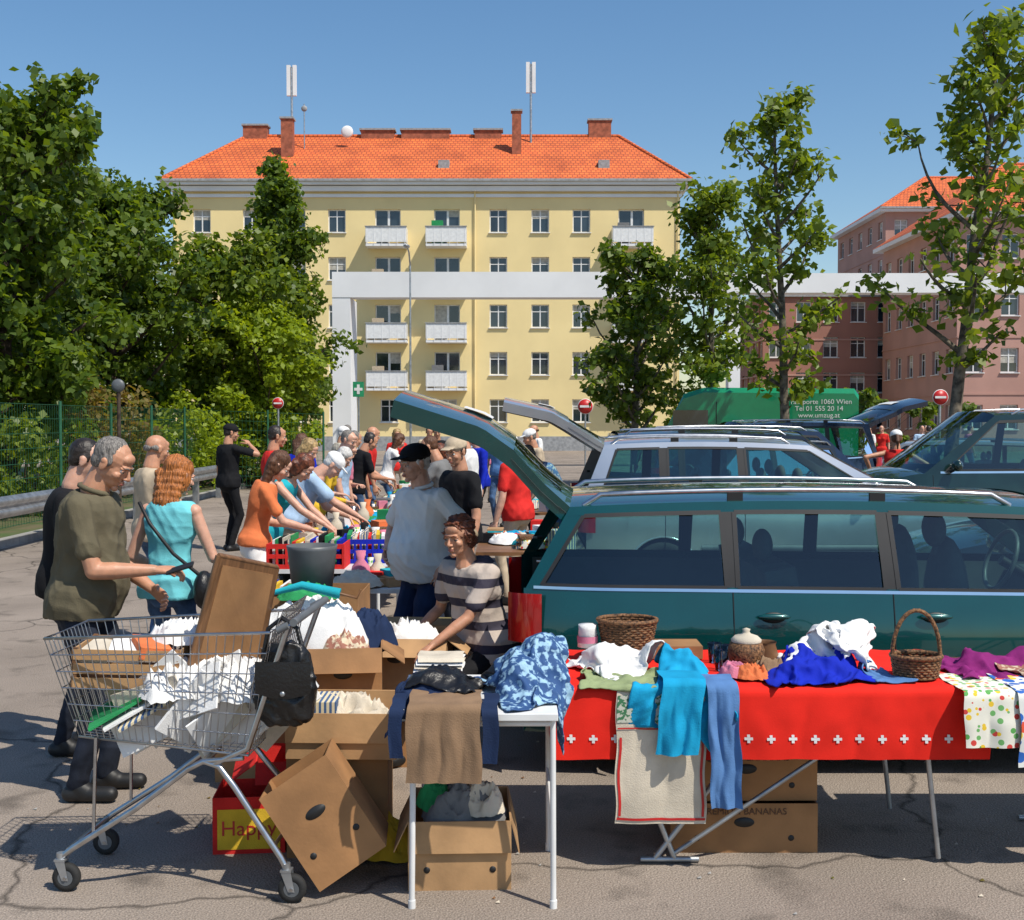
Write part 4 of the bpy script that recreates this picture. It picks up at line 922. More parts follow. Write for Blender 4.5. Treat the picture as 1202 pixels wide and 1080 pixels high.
car('parked_suv',(7.0,23,0),R(190),'carBlue',L=4.4,H=1.85,zb=1.15,sr=.2,openhatch=100)
car('parked_suv',(2.2,19.2,0),R(5),'carBlue',L=4.4,H=1.74,zb=1.1,sr=.2)
car('parked_hatchback_car',(10.5,22,0),R(150),'carSilver',openhatch=95)
rv=empty('delivery_van',(8.4,28,0),R(165)); mb=MB()
pf=[(0,.3),(0,2.45),(.1,2.6),(3.6,2.65),(4.1,2.5),(4.6,1.5),(5.2,1.2),(5.3,.4)]
n=len(pf); F=[]
V=[]
for y,dz in ((-1.0,-.12),(-.9,0),(.9,0),(1.0,-.12)):
    for a,z in pf: V.append((a,y,z+(dz if z>2 else 0)))
for k in range(3):
    for i in range(n-1): F.append((k*n+i,k*n+i+1,(k+1)*n+i+1,(k+1)*n+i))
F.append(tuple(range(n))); F.append(tuple(3*n+i for i in range(n))[::-1])
mb.add(V,F,'vanGreen',None,False)
for y in (-1.006,1.006):
    mb.b2((3.5,y-.004,1.45),(4.35,y+.004,2.1),'winglass'); mb.tube([(3.3,y,.4),(3.3,y,2.3)],.008,'black',4); mb.tube([(1.7,y,.4),(1.7,y,2.3)],.008,'black',4); mb.b2((.6,y-.01,.7),(3.2,y+.01,.78),'black')
mb.box((4.37,0,1.95),(.02,1.7,.8),'winglass',rot=(0,R(-29),0)); mb.b2((-.02,-.8,1.4),(-.003,.8,2.1),'winglass')
for c in (1.0,4.3):
    for sd_ in (1,-1):
        Mx=Matrix.Translation((c,sd_*.9,.34))@Matrix.Rotation(math.pi/2*(-sd_),4,'X'); mb.lathe([(0,.12),(.2,.12),(.33,.1),(.34,-.1),(0,-.1)],'rubber',24,Mx); mb.lathe([(0,.125),(.19,.125),(.2,.12)],'steel',20,Mx)
mb.build('body',rv)
def text(s,size,m,parent,Mx,name='lettering'):
    cu=bpy.data.curves.new(name,'FONT'); cu.body=s; cu.size=size; cu.align_x='CENTER'; cu.extrude=.0006; o=bpy.data.objects.new(name,cu); scene.collection.objects.link(o); cu.materials.append(G(m)); o.parent=parent; o.matrix_local=Mx; return o
text('Transporte 1060 Wien\nTel 01 555 20 14\nwww.umzug.at',.16,'whitepaint',rv,Matrix.Translation((.9,1.012,2.24))@Matrix.Rotation(math.pi,4,'Z')@Matrix.Rotation(math.pi/2,4,'X'))
print('cars',time.time()-T0)
# ============================================================ SHOPPING CART
def cart(name,loc,rz):
    r=empty(name,loc,rz); mb=MB(); wr_=.0022
    TF=[(0,-.2,.985),(0,.2,.985)]; TR=[(.9,-.27,1.03),(.9,.27,1.03)]; BF=[(.12,-.17,.60),(.12,.17,.60)]; BR=[(.80,-.22,.55),(.80,.22,.55)]
    V=lambda p:Vector(p)
    def panel(a,b,c,d,nu,nv,r1=wr_):
        a,b,c,d=map(V,(a,b,c,d))
        for i in range(nu+1):
            q=i/nu; mb.tube([a.lerp(b,q),d.lerp(c,q)],r1,'steel',4,cap=False)
        for j in range(nv+1):
            q=j/nv; mb.tube([a.lerp(d,q),b.lerp(c,q)],r1*1.25,'steel',5,cap=False)
    panel(BF[0],BR[0],TR[0],TF[0],26,6); panel(BF[1],BR[1],TR[1],TF[1],26,6); panel(BF[0],BF[1],TF[1],TF[0],12,6); panel(BR[0],BR[1],TR[1],TR[0],14,6); panel(BF[0],BR[0],BR[1],BF[1],20,10)
    # folded child seat against the rear gate
    panel((.80,-.19,.80),(.80,.19,.80),(.93,.19,1.10),(.93,-.19,1.10),12,6); panel((.80,-.19,.80),(.66,-.19,.86),(.66,.19,.86),(.80,.19,.80),4,10)
    mb.tube([TR[0],TF[0],TF[1],TR[1]],.006,'steel',8); mb.tube([BR[0],BF[0],BF[1],BR[1]],.005,'steel',6)
    for s in (-1,1):
        y=s*.2
        mb.tube([(.05,s*.19,.13),(.10,s*.19,.17),(.35,y,.33),(.56,y,.49),(.62,y,.52),(.68,y,.50),(.74,y,.42),(.93,s*.25,.17),(.95,s*.25,.13)],.0125,'steel',10)
        mb.tube([(.66,y,.51),(.80,s*.23,.58),(.97,s*.27,1.06)],.0115,'steel',10); mb.tube([(.62,y,.52),(.78,s*.22,.54)],.01,'steel',8)
        mb.tube([(.18,s*.19,.22),(.19,s*.18,.6)],.007,'steel',8)
        for cx,cy in ((.05,s*.19),(.95,s*.25)):
            mb.tube([(cx,cy,.15),(cx,cy,.10)],.016,'galv',10)
            for t in (-.018,.018): mb.add([(cx-.02,cy+t,.125),(cx+.02,cy+t,.125),(cx+.035,cy+t,.045),(cx+.01,cy+t,.045)],[(0,1,2,3)],'galv',None,False)
            mb.b2((cx-.02,cy-.02,.12),(cx+.022,cy+.02,.128),'galv')
            Mx=Matrix.Translation((cx+.022,cy,.055))@Matrix.Rotation(math.pi/2,4,'X'); mb.lathe([(0,.012),(.03,.013),(.032,.015),(.052,.014),(.055,.0),(.052,-.014),(.032,-.015),(.03,-.013),(0,-.012)],'rubber',24,Mx); mb.lathe([(0,.0155),(.03,.0155)],'greyplastic',20,Mx); mb.lathe([(0,-.0155),(.03,-.0155)],'greyplastic',20,Mx); mb.tube([(cx+.022,cy-.022,.055),(cx+.022,cy+.022,.055)],.007,'steel',8)
    mb.tube([(.08,-.19,.16),(.08,.19,.16)],.01,'steel',8); mb.tube([(.62,-.2,.515),(.62,.2,.515)],.01,'steel',8); mb.tube([(.90,-.245,.21),(.90,.245,.21)],.008,'steel',8)
    mb.tube([(.99,-.28,1.07),(.99,.28,1.07)],.015,'greyplastic',12); mb.tube([(.97,-.28,1.06),(.93,-.28,1.04)],.014,'greyplastic',8); mb.tube([(.97,.28,1.06),(.93,.28,1.04)],.014,'greyplastic',8)
    mb.build('cart_frame',r); return r
c1=cart('shopping_cart',(-1.79,4.60,0),R(-3))
mb=MB(); rd=random.Random(9)
for i in range(40):
    x=-1.48+rd.random()*.52; y=4.42+rd.random()*.34; z=.60+rd.random()*.13
    mb.box((x,y,z+.05),(.28,.005+.010*rd.random(),.19),rd.choice(['cloth_white','cloth_white','cloth_cream','whitepaint','cloth_white','cloth_white']),rot=(rd.uniform(-.5,.5),rd.uniform(-.9,-.3),rd.uniform(-.5,.5)))
for i in range(3): mb.box((-1.56+.05*i,4.50,.70+.01*i),(.22,.3,.012),['cloth_green','cloth_white','bookmix'][i],rot=(.1*i,-.5,.3))
mb.build('old_magazines',bevel=.0015)
mb=MB()
for i in range(4): heap('',(-1.32+.13*i,4.50+.05*(i%2),.74),.15,.16,.08,'cloth_white',60+i,ridge=.05,fr=16,mb=mb)
mb.build('plastic_bags')
# open slatted fruit crate with goods
mb=MB(); Mx=Matrix.Translation((-1.52,4.60,.78))@Matrix.Rotation(.08,4,'Z')@Matrix.Rotation(.04,4,'Y')
for s in (-1,1):
    for z in (.02,.075,.13): mb.box((0,s*.15,z),(.40,.006,.04),'cardboard',M=Mx)
    for z in (.02,.075,.13): mb.box((s*.203,0,z),(.006,.30,.04),'cardboard',M=Mx)
    for t in (-1,1): mb.box((s*.195,t*.142,.075),(.018,.018,.16),'wood',M=Mx)
for q in range(5): mb.box((-.16+.08*q,0,.0),(.07,.29,.006),'cardboard',M=Mx)
mb.build('fruit_crate')
mb=MB()
for i,cx in enumerate((-1.64,-1.54,-1.44)): mb.box((cx,4.56,.90+.01*i),(.12,.2,.05),['cloth_cream','cloth_white','cloth_orange'][i],rot=(.1,.15,.25*i))
mb.build('books',bevel=.002)
mb=MB(); heap('',(-1.33,4.66,.92),.15,.12,.05,'cloth_white',3,mb=mb,fr=16,ridge=.035); mb.build('white_cloth')
mb=MB(); 
a,b_,c,d=Vector((-1.14,4.45,1.30)),Vector((-.985,4.80,1.21)),Vector((-1.08,4.82,.76)),Vector((-1.26,4.47,.87))
def qd(a,b,c,d,m,off): 
    nrm=(b-a).cross(d-a).normalized(); V=[p+nrm*o for o in off for p in (a,b,c,d)]; mb.add([tuple(v) for v in V],[(0,1,2,3),(7,6,5,4),(0,4,5,1),(1,5,6,2),(2,6,7,3),(3,7,4,0)],m,None,False)
cc=(a+b_+c+d)/4; qd(a,b_,c,d,'wood',(-.008,.008)); s_=.86; aa,bb,c_,dd=[cc.lerp(p,s_) for p in (a,b_,c,d)]; qd(aa,bb,c_,dd,'cardboard2',(-.011,.011))
for p,q in ((a,b_),(b_,c),(c,d),(d,a)): mb.tube([p,q],.012,'wood',4)
mb.build('framed_picture')
sp=Soup(); sp.loft([(Vector((-.86,4.36,z)),Vector((1,0,0)),Vector((0,1,0)),w_,t_) for z,w_,t_ in ((.66,.07,.03),(.69,.105,.06),(.76,.125,.075),(.85,.125,.06),(.93,.10,.045),(.98,.06,.03))]); V,F=remesh(sp,.006,3,amp=.011,freq=30,seed=4)
mb=MB(); mb.add(V,F,'leather'); mb.tube([(-.95,4.36,.92),(-.93,4.37,1.03),(-.88,4.38,1.07),(-.82,4.37,1.03),(-.79,4.36,.92)],.01,'leather',6)
mb.grid(lambda u,v:(-.965+.21*u,4.288-.008*math.sin(math.pi*u)-.004*math.sin(v*3),.80+.12*v-.02*(1-v)*math.sin(math.pi*u)),12,8,'leather'); mb.ell((-.86,4.275,.80),(.010,.006,.010),'galv'); mb.build('leather_bag')
# ============================================================ BOXES
def carton(name,loc,size,rot,m='cardboard',flaps=(1.9,1.9,2.2,2.0),txt=None,holes=True):
    r=empty(name,loc); r.rotation_euler=rot; mb=MB(); x,y,z=size; t=.005
    mb.b2((-x/2,-y/2,0),(x/2,-y/2+t,z),m); mb.b2((-x/2,y/2-t,0),(x/2,y/2,z),m); mb.b2((-x/2,-y/2+t,0),(-x/2+t,y/2-t,z),m); mb.b2((x/2-t,-y/2+t,0),(x/2,y/2-t,z),m); mb.b2((-x/2+t,-y/2+t,0),(x/2-t,y/2-t,t),m)
    if flaps:
        hx=y*.45; hy=x*.45 
        def flap(p,ax,ang,wd_,ln):
            M_=Matrix.Translation(p)@Matrix.Rotation(ang,4,ax); 
            if ax=='X': mb.box((0,0,ln/2),(wd_,t*.8,ln),m,M=M_)
            else: mb.box((0,0,ln/2),(t*.8,wd_,ln),m,M=M_)
        flap((0,-y/2,z),'X',flaps[0],x,min(hx,.12)); flap((0,y/2,z),'X',-flaps[1],x,min(hx,.14)); flap((-x/2,0,z),'Y',-flaps[2],y,min(hy,.13)); flap((x/2,0,z),'Y',flaps[3],y,min(hy,.13))
    if holes:
        Mx=Matrix.Translation((0,-y/2-.001,z*.62))@Matrix.Rotation(math.pi/2,4,'X')@Matrix.Diagonal((1.6,.8,1,1)); mb.lathe([(0,.001),(.026,.001),(.027,-.001)],'black',20,Mx)
        for q in (-x*.32,x*.32):
            Mx=Matrix.Translation((q,-y/2-.001,z*.3))@Matrix.Rotation(math.pi/2,4,'X'); mb.lathe([(0,.001),(.012,.001),(.013,-.001)],'black',16,Mx)
    mb.build('box_panels',r)
    if txt: text(txt,.04,'hair_brown' if m=='cardboard2' else 'hair_dark',r,Matrix.Translation((0,-y/2-.002,z*.78))@Matrix.Rotation(math.pi/2,4,'X'),'printing')
    return r
carton('cardboard_box',(-.21,4.62,0),(.40,.42,.27),(0,0,R(2)),'cardboard',(3.0,2.0,2.7,2.9),None)
mb=MB(); heap('',(-.2,4.58,.22),.17,.16,.12,'cloth_grey',5,mb=mb,fr=14,ridge=.04); heap('',(-.12,4.55,.26),.09,.1,.08,'cloth_cream',6,mb=mb,fr=16,ridge=.04); heap('',(-.31,4.6,.26),.07,.1,.07,'cloth_green',8,mb=mb,fr=14,ridge=.03); mb.lathe([(0,0),(.03,0),(.045,.06),(.04,.1),(.0,.1)],'cloth_royal',16,c=(-.25,4.7,.3)); mb.build('packed_bric_a_brac')
carton('cardboard_box',(-.62,4.50,.10),(.30,.34,.42),(R(-6),R(-33),R(8)),'cardboard2',None,None)
carton('cardboard_box',(-.74,4.95,.0),(.42,.40,.42),(0,0,R(3)),'cardboard2',None)
carton('cardboard_box',(-.70,4.92,.425),(.46,.42,.19),(0,0,R(-2)),'cardboard',(3.05,2.0,2.3,2.3),None,False)
mb=MB(); heap('',(-.70,4.92,.50),.19,.17,.10,'cloth_cream',71,mb=mb,fr=14,ridge=.04); mb.b2((-.86,4.8,.45),(-.74,5.0,.64),'bookmix'); mb.build('packed_bric_a_brac')
carton('cardboard_box',(-.80,5.45,.45),(.36,.32,.32),(0,0,R(6)),'cardboard2',(2.6,1.6,2.2,2.2),'FRAGILE'); carton('cardboard_box',(-.80,5.45,0),(.42,.38,.44),(0,0,0),'cardboard',None)
carton('cardboard_box',(-.6,6.2,.40),(.55,.4,.28),(0,0,R(-4)),'cardboard',(2.3,1.4,2.2,2.2)); carton('cardboard_box',(-.6,6.2,0),(.5,.4,.39),(0,0,0),'cardboard2',None)
mb=MB(); heap('',(-.6,6.2,.60),.24,.16,.10,'cloth_white',72,mb=mb,fr=14,ridge=.04); heap('',(-.80,5.45,.70),.14,.12,.08,'paisley_brown',73,mb=mb,fr=14,ridge=.04); mb.build('packed_bric_a_brac')
carton('banana_box',(.98,5.0,0),(.62,.40,.21),(0,0,0),'cardboard2',None,'PREMIUM BANANAS'); carton('banana_box',(.99,5.02,.215),(.60,.40,.22),(0,0,R(1)),'cardboard2',None,'QUALITY BANANAS')
carton('cardboard_box',(-1.0,5.25,0),(.34,.3,.30),(0,0,R(10)),'cloth_red',(2.2,1.6,2.2,2.2),None,False)
r_=carton('snack_box',(-1.12,4.92,.0),(.30,.26,.24),(0,0,R(5)),'cloth_red',None,None,False); mb=MB(); mb.b2((-.13,-.1325,.02),(.13,-.1315,.19),'cloth_yellow'); mb.build('label',r_); text('Happy',.09,'signred',r_,Matrix.Translation((0,-.134,.08))@Matrix.Rotation(math.pi/2,4,'X'),'printing')
mb=MB(); heap('',(-.56,4.78,.0),.2,.12,.13,'cloth_yellow',12,mb=mb,fr=12,ridge=.04); mb.build('yellow_bag')
# ============================================================ TABLES
mb=MB(); zt=.745
mb.b2((-.44,4.20,zt-.028),(.17,4.86,zt),'whitepaint'); 
for x,y in ((-.375,4.25),(.155,4.25),(.155,4.83),(-.375,4.83)): mb.tube([(x*.98,y,zt-.03),(x,y+.0,.02)],.0115,'whitepaint',10); mb.tube([(x,y,.0),(x,y,.03)],.015,'whitepaint',8)
mb.tube([(-.37,4.25,zt-.05),(.15,4.25,zt-.05)],.01,'whitepaint',8); mb.tube([(.15,4.25,.35),(.15,4.83,.35)],.008,'whitepaint',8)
mb.build('folding_table',bevel=.004)
def trestle(x0,x1,y0,y1,z,top,name='trestle_table'):
    mb=MB(); mb.b2((x0,y0,z-.03),(x1,y1,z),top)
    for y in (y0+.06,y1-.06):
        mb.tube([(x0+.22,y,z-.03),(x0+.50,y,.02)],.012,'galv',8); mb.tube([(x0+.95,y,z-.03),(x0+.42,y,.02)],.012,'galv',8)
        mb.tube([(x1-.22,y,z-.03),(x0+.50,y-.0,.04)],.010,'galv',8); mb.tube([(x0+.36,y,.015),(x0+.60,y,.015)],.013,'galv',8)
    mb.tube([(x0+.5,y0+.06,.02),(x0+.5,y1-.06,.02)],.012,'galv',8)
    for y in (y0+.06,y1-.06): mb.tube([(x1-.2,y,z-.03),(x1-.12,y,.02)],.011,'galv',8)
    return mb.build(name)
trestle(.17,1.88,4.63,5.36,.742,'wood')
mb,pos,A,tot=sheet(.155,1.93,5.38,4.62,.747,.29,'cloth_redcloth',2,fold=.014,ff=9,nu=160,nv=60)
def cross(x,l,s):
    t=s/3
    for (a0,a1,b0,b1) in ((-s,s,-t,t),(-t,t,-s,-t-.0002),(-t,t,t+.0002,s)):
        q=[]
        for (p_,q_) in ((a0,b0),(a1,b0),(a1,b1),(a0,b1)):
            P_=Vector(pos(x+p_,l+q_)); q.append((P_.x,P_.y-.0035,P_.z))
        mb.add(q,[(0,3,2,1)],'whitepaint',None,False)
for i in range(20): cross(.235+i*.0895,A+.205,.017)
mb.build('swiss_cross_tablecloth')
mb=MB(); mb.b2((.158,4.63,.50),(.164,5.36,.744),'cloth_redcloth'); mb.build('tablecloth_side')
trestle(1.95,3.2,4.55,5.25,.74,'hair_brown')
ZT=.748
mb=MB(); sheet(-.385,-.115,4.42,4.185,ZT+.035,.285,'cloth_brown',3,mb=mb,fold=.016,ff=26,flare=.03); mb.build('brown_skirt')
mb=MB(); sheet(-.45,-.40,4.42,4.183,ZT+.022,.18,'cloth_navy',3,mb=mb,fold=.016,ff=26,nu=14); sheet(-.11,-.05,4.42,4.183,ZT+.022,.20,'cloth_navy',6,mb=mb,fold=.016,ff=26,nu=16); mb.build('navy_trousers')
mb=MB(); 
for i in range(4): sheet(-.40+.004*i,-.20,4.84,4.68,ZT+.06+.014*i,.012,'cloth_cream' if i%2 else 'cloth_white',i,mb=mb,fold=.005,nu=20,nv=12)
mb.b2((-.39,4.69,ZT+.002),(-.21,4.83,ZT+.055),'cloth_cream'); mb.build('folded_linen')
mb=MB(); sheet(.775,.90,4.72,4.572,ZT+.03,.50,'cloth_denim',9,mb=mb,fold=.035,ff=34,nu=40,skew=.04,lip=.02); sheet(.60,.77,4.72,4.570,ZT+.045,.30,'cloth_sky',4,mb=mb,fold=.035,ff=30,nu=40,skew=-.1,lip=.02); mb.build('denim_shirt')
mb=MB()
_,ps,A2,t2=sheet(.42,.775,4.75,4.600,ZT+.004,.55,'cloth_cream',11,mb=mb,fold=.012,ff=14,nu=50,lip=.012,flare=.03)
def strip(u0,u1,l0,l1,m,off=.004,n1=30,n2=8):
    mb.grid(lambda u,v:(lambda P_:(P_[0],P_[1]-off,P_[2]))(ps(u0+(u1-u0)*u,l0+(l1-l0)*v)),n1,n2,m)
strip(.425,.77,A2+.03,A2+.14,'towelgreen',.003); strip(.425,.77,t2-.025,t2-.015,'signred'); strip(.43,.44,A2+.2,t2-.03,'signred'); strip(.755,.765,A2+.2,t2-.03,'signred'); strip(.425,.77,A2+.16,A2+.166,'signred')
mb.build('embroidered_towel')
def basket(name,c,r0,r1,h,handle=False):
    mb=MB(); n=40
    for k in range(int(h/.011)):
        z=.006+k*.011; r=r0+(r1-r0)*z/h; mb.tube([((r+.003*(1 if (j+k)%2 else -1))*math.cos(2*math.pi*j/n),(r+.003*(1 if (j+k)%2 else -1))*math.sin(2*math.pi*j/n)*.8,z) for j in range(n)],.0062,'wicker',5,closed=True)
    mb.lathe([(0,.004),(r0,.004)],'wicker',20); mb.tube([(r1*1.02*math.cos(t),r1*.82*math.sin(t),h) for t in np.linspace(0,2*math.pi,30)[:-1]],.010,'wicker',7,closed=True)
    if handle: mb.tube([(-r1*math.cos(t)*-1,0,h+ (.19)*math.sin(t)) for t in np.linspace(0,math.pi,16)],.009,'wicker',7)
    mb.build(name,loc=c)
basket('wicker_basket',(.52,5.16,ZT+.03),.10,.13,.15); basket('wicker_basket',(1.69,4.78,ZT+.005),.085,.10,.09,True)
mb=MB(); mb.b2((.56,5.15,ZT+.003),(.86,5.33,ZT+.06),'cardboard2'); mb.build('wooden_box')
mb=MB(); mb.lathe([(0,0),(.06,0),(.075,.04),(.08,.08),(.07,.11),(.06,.115)],'wicker',24); mb.lathe([(.064,.115),(.066,.125),(.05,.14),(.02,.15),(.014,.16),(.018,.17),(0,.176)],'cloth_cream',24); mb.build('lidded_pot',loc=(1.02,4.98,ZT))
mb=MB(); mb.lathe([(0,0),(.045,0),(.06,.04),(.045,.09),(.05,.1)],'wood',20); mb.build('ceramic_jug',loc=(1.12,5.06,ZT))
for x,y in ((.90,4.92),(.95,5.03),(.90,5.08)):
    mb=MB(); mb.lathe([(0,.003),(.025,.003),(.032,.09),(.030,.09),(.023,.008),(0,.008)],'clearglass',18); mb.build('drinking_glass',loc=(x,y,ZT))
mb=MB(); mb.lathe([(0,0),(.045,0),(.04,.08),(.042,.10),(.0,.10)],'cloth_white',20); mb.lathe([(.046,.02),(.047,.05)],'cloth_pink',20); mb.build('plastic_tub',loc=(.34,5.15,ZT+.06))
heap('orange_scarf',(1.0,4.76,ZT),.08,.06,.03,'cloth_orange',3,fr=16,ridge=.025); heap('pink_scarf',(.93,4.80,ZT),.06,.07,.03,'cloth_pink',4,fr=16,ridge=.025); heap('folded_scarves',(1.10,4.88,ZT),.06,.07,.03,'cloth_brown',6,fr=16,ridge=.03)
mb=MB(); sheet(1.79,2.06,4.85,4.53,ZT+.004,.22,'napkin1',1,mb=mb,fold=.02,ff=16); sheet(2.0,2.5,4.85,4.515,ZT+.008,.30,'napkin2',2,mb=mb,fold=.02,ff=14); mb.build('patterned_napkins')
# ============================================================ BACK MARKET ROW
def goods(mb,x0,x1,y0,y1,z,n,seed,hmax=.2):
    rd=random.Random(seed); cm=['cloth_red','cloth_white','cloth_white','cloth_yellow','cloth_royal','cloth_green','cloth_orange','cloth_pink','cloth_cream','cloth_cream','cloth_black','cloth_teal','wood','bookmix','cloth_sky','cardboard','cloth_beige','napkin1','steel','wicker']
    for i in range(n):
        x=rd.uniform(x0+.06,x1-.06);y=rd.uniform(y0+.06,y1-.06); t=rd.random(); m=rd.choice(cm)
        if t<.22: d=(rd.uniform(.06,.22),rd.uniform(.06,.2),rd.uniform(.03,hmax)); mb.box((x,y,z+d[2]/2+.002),d,m,rot=(0,0,rd.uniform(0,3)))
        elif t<.4: 
            zz=z+.002
            for q in range(rd.randint(2,6)): h=rd.uniform(.012,.03); mb.box((x,y,zz+h/2),(.14,.2,h),rd.choice(cm),rot=(0,0,rd.uniform(-.3,.3))); zz+=h+.0005
        elif t<.65: s=rd.uniform(.5,1.3); mb.lathe([(0,0),(.04*s,0),(.06*s,.05*s),(.05*s,.1*s),(.02*s,.14*s),(.03*s,.19*s),(.0,.19*s)],m,14,c=(x,y,z+.002))
        else: heap('',(x,y,z),rd.uniform(.08,.2),rd.uniform(.08,.2),rd.uniform(.03,.08),m,rd.randint(0,99),mb=mb,n=30,fr=13)
def crate(mb,x,y,z,rz,m,w_=.55,d_=.36,h_=.18):
    M_=Matrix.Translation((x,y,z))@Matrix.Rotation(rz,4,'Z')
    for s in (-1,1):
        mb.b2((-w_/2,s*d_/2-.006,0),(w_/2,s*d_/2+.006,.03),m,M_); mb.b2((-w_/2,s*d_/2-.006,h_-.035),(w_/2,s*d_/2+.006,h_),m,M_); mb.b2((-w_/2,s*d_/2-.005,.075),(w_/2,s*d_/2+.005,.105),m,M_)
        mb.b2((s*w_/2-.006,-d_/2,0),(s*w_/2+.006,d_/2,h_),m,M_)
        for q in np.linspace(-w_/2,w_/2,9): mb.b2((q-.008,s*d_/2-.0075,0),(q+.008,s*d_/2+.0075,h_-.001),m,M_)
    mb.b2((-w_/2,-d_/2,0),(w_/2,d_/2,.008),m,M_)
    rd=random.Random(int(x*50)); q=-w_/2+.03
    while q<w_/2-.03:
        t=rd.uniform(.008,.03); mb.b2((q,-d_/2+.03,.01),(q+t,d_/2-.05,h_+rd.uniform(.0,.06)),rd.choice(['cloth_white','cloth_cream','cloth_yellow','cloth_red','cloth_royal','cloth_black','bookmix','cloth_green']),M_); q+=t+.001
for i,(y0,y1) in enumerate(((8.3,9.9),(10.1,11.8),(12.0,13.7),(13.9,15.6),(15.8,17.6),(17.8,20))):
    x0=-1.78+.02*i; x1=x0+.85
    mb=MB(); mb.b2((x0,y0,.72),(x1,y1,.75),['whitepaint','wood','whitepaint','wood','whitepaint','wood'][i])
    for x in (x0+.05,x1-.05):
        for y in (y0+.08,y1-.08): mb.tube([(x,y,.72),(x,y,0)],.013,'whitepaint',8)
    mb.build('market_table'); mb=MB(); goods(mb,x0,x1,y0+(.5 if i==0 else 0),y1,.752,50,100+i); mb.build('secondhand_goods')
mb=MB(); crate(mb,-1.5,8.5,.752,0,'cloth_red'); crate(mb,-1.12,8.9,.752,.1,'cloth_royal',.36,.5); mb.build('record_crate')
mb=MB(); crate(mb,-1.62,7.7,.50,0,'cloth_red',.5,.4); crate(mb,-1.62,7.7,.25,0,'cloth_black',.5,.4); crate(mb,-1.62,7.7,0.0,0,'cloth_royal',.5,.4); mb.build('record_crate')
mb=MB(); mb.b2((-1.15,7.6,.68),(-.55,8.2,.71),'whitepaint')
for x,y in ((-1.1,7.65),(-.6,7.65),(-.6,8.15),(-1.1,8.15)): mb.tube([(x,y,.69),(x,y,0)],.014,'whitepaint',8)
mb.build('market_table'); mb=MB(); goods(mb,-1.15,-.55,7.6,8.2,.712,26,300,.15); mb.build('secondhand_goods')
mb=MB(); mb.lathe([(0,0),(.10,0),(.125,.22),(.13,.24),(.12,.24),(.1,.02),(0,.02)],'greyplastic',28); mb.build('plastic_bin',loc=(-1.02,5.85,.95))
carton('cardboard_box',(-1.0,6.0,0),(.45,.5,.94),(0,0,0),'cardboard2',None,None,False)
heap('green_scarf',(-1.03,5.70,.93),.15,.06,.05,'cloth_green',31,fr=14,ridge=.03)
mb=MB(); mb.b2((-1.5,5.75,.0),(-1.25,6.25,.55),'cardboard'); mb.build('storage_box'); heap('bundled_clothes',(-1.38,6.0,.55),.2,.26,.20,'cloth_grey',33,fr=9,ridge=.06)
carton('cardboard_box',(-.92,5.55,.0),(.5,.3,.70),(0,0,R(4)),'cardboard2',None,None,False); heap('bundled_clothes',(-.95,5.52,.70),.28,.15,.20,'cloth_white',34,fr=10,ridge=.06); heap('bundled_clothes',(-.72,5.60,.70),.16,.14,.14,'cloth_navy',36,fr=10,ridge=.05)
mb=MB(); mb.tube([(-1.22,5.50,.98),(-1.0,5.46,1.04),(-.82,5.46,1.0)],[.008,.02,.026],'cloth_teal',8); mb.tube([(-.82,5.46,1.0),(-.74,5.46,.98),(-.72,5.46,1.02)],.007,'wood',6); mb.build('umbrella')
for (x0,x1,y0,y1) in ((-.3,.5,9.4,10.6),(0.0,.7,13.5,15)):
    mb=MB(); mb.b2((x0,y0,.72),(x1,y1,.75),'wood')
    for x in (x0+.05,x1-.05):
        for y in (y0+.08,y1-.08): mb.tube([(x,y,.72),(x,y,0)],.013,'galv',8)
    mb.build('market_table'); mb=MB(); goods(mb,x0,x1,y0,y1,.752,26,int(y0*9)); mb.build('secondhand_goods')
print('props',time.time()-T0)
# ============================================================ PEOPLE
P=person
P('man',(-2.06,5.55,0),0,1.81,lean=7,near=1,top='cloth_olive',bottom='cloth_jeans_dark',belly=.06,fat=1.08,hair='short',hmat='hair_grey',skin='skin_tan',pitch=32,yaw=-6,rh=(.14,.37,1.12),rback=(0.3,-.3,1),rpole=(.4,-.8,-.9),lh=(-.06,.30,1.0),lpole=(-.5,-.8,-.6),lback=(-1,0,.5),collar=True,hem=-.035,curl=.9,wr_=1.2)
mb=MB(); mb.box((-1.565,5.40,1.13),(.13,.065,.012),'black',rot=(.2,-.3,.1)); mb.build('mobile_phone',bevel=.004)
P('man',(-2.44,6.30,0),8,1.78,lean=6,near=0,top='cloth_black',sleeve='long',hair='short',pitch=20,bottom='cloth_jeans_dark')
P('woman',(-1.97,6.6,0),72,1.66,fem=True,lean=4,near=1,top='cloth_turquoise',sleeve='none',bottom='cloth_jeans',hair='long',hmat='hair_ginger',skin='skin',yaw=-22,pitch=15,lh=(-.20,.20,.93),lpole=(-.5,-1,-.3),rh=(.19,.28,.98),rpole=(.6,-1,-.5),rback=(.3,0,1),hem=-.03)
mb=MB(); mb.tube([(-2.12,6.53,1.36),(-2.03,6.43,1.25),(-1.90,6.43,1.08),(-1.76,6.47,.95)],.011,'black',6); mb.ell((-1.74,6.47,.87),(.06,.08,.11),'leather'); mb.build('shoulder_bag')
P('man',(-2.95,9.4,0),40,1.76,top='cloth_beige',hair='bald',hmat='hair_grey',skin='skin_tan',pitch=15)
P('man',(-4.0,16.2,0),45,1.83,top='cloth_black',bottom='cloth_black',cap='cloth_black',rh=(.1,.28,1.50),rpole=(1,-.2,-.6),near=0,yaw=-20,skin='skin_tan')
P('man',(-2.7,13,0),20,1.82,top='cloth_red',hair='short',skin='skin_tan')
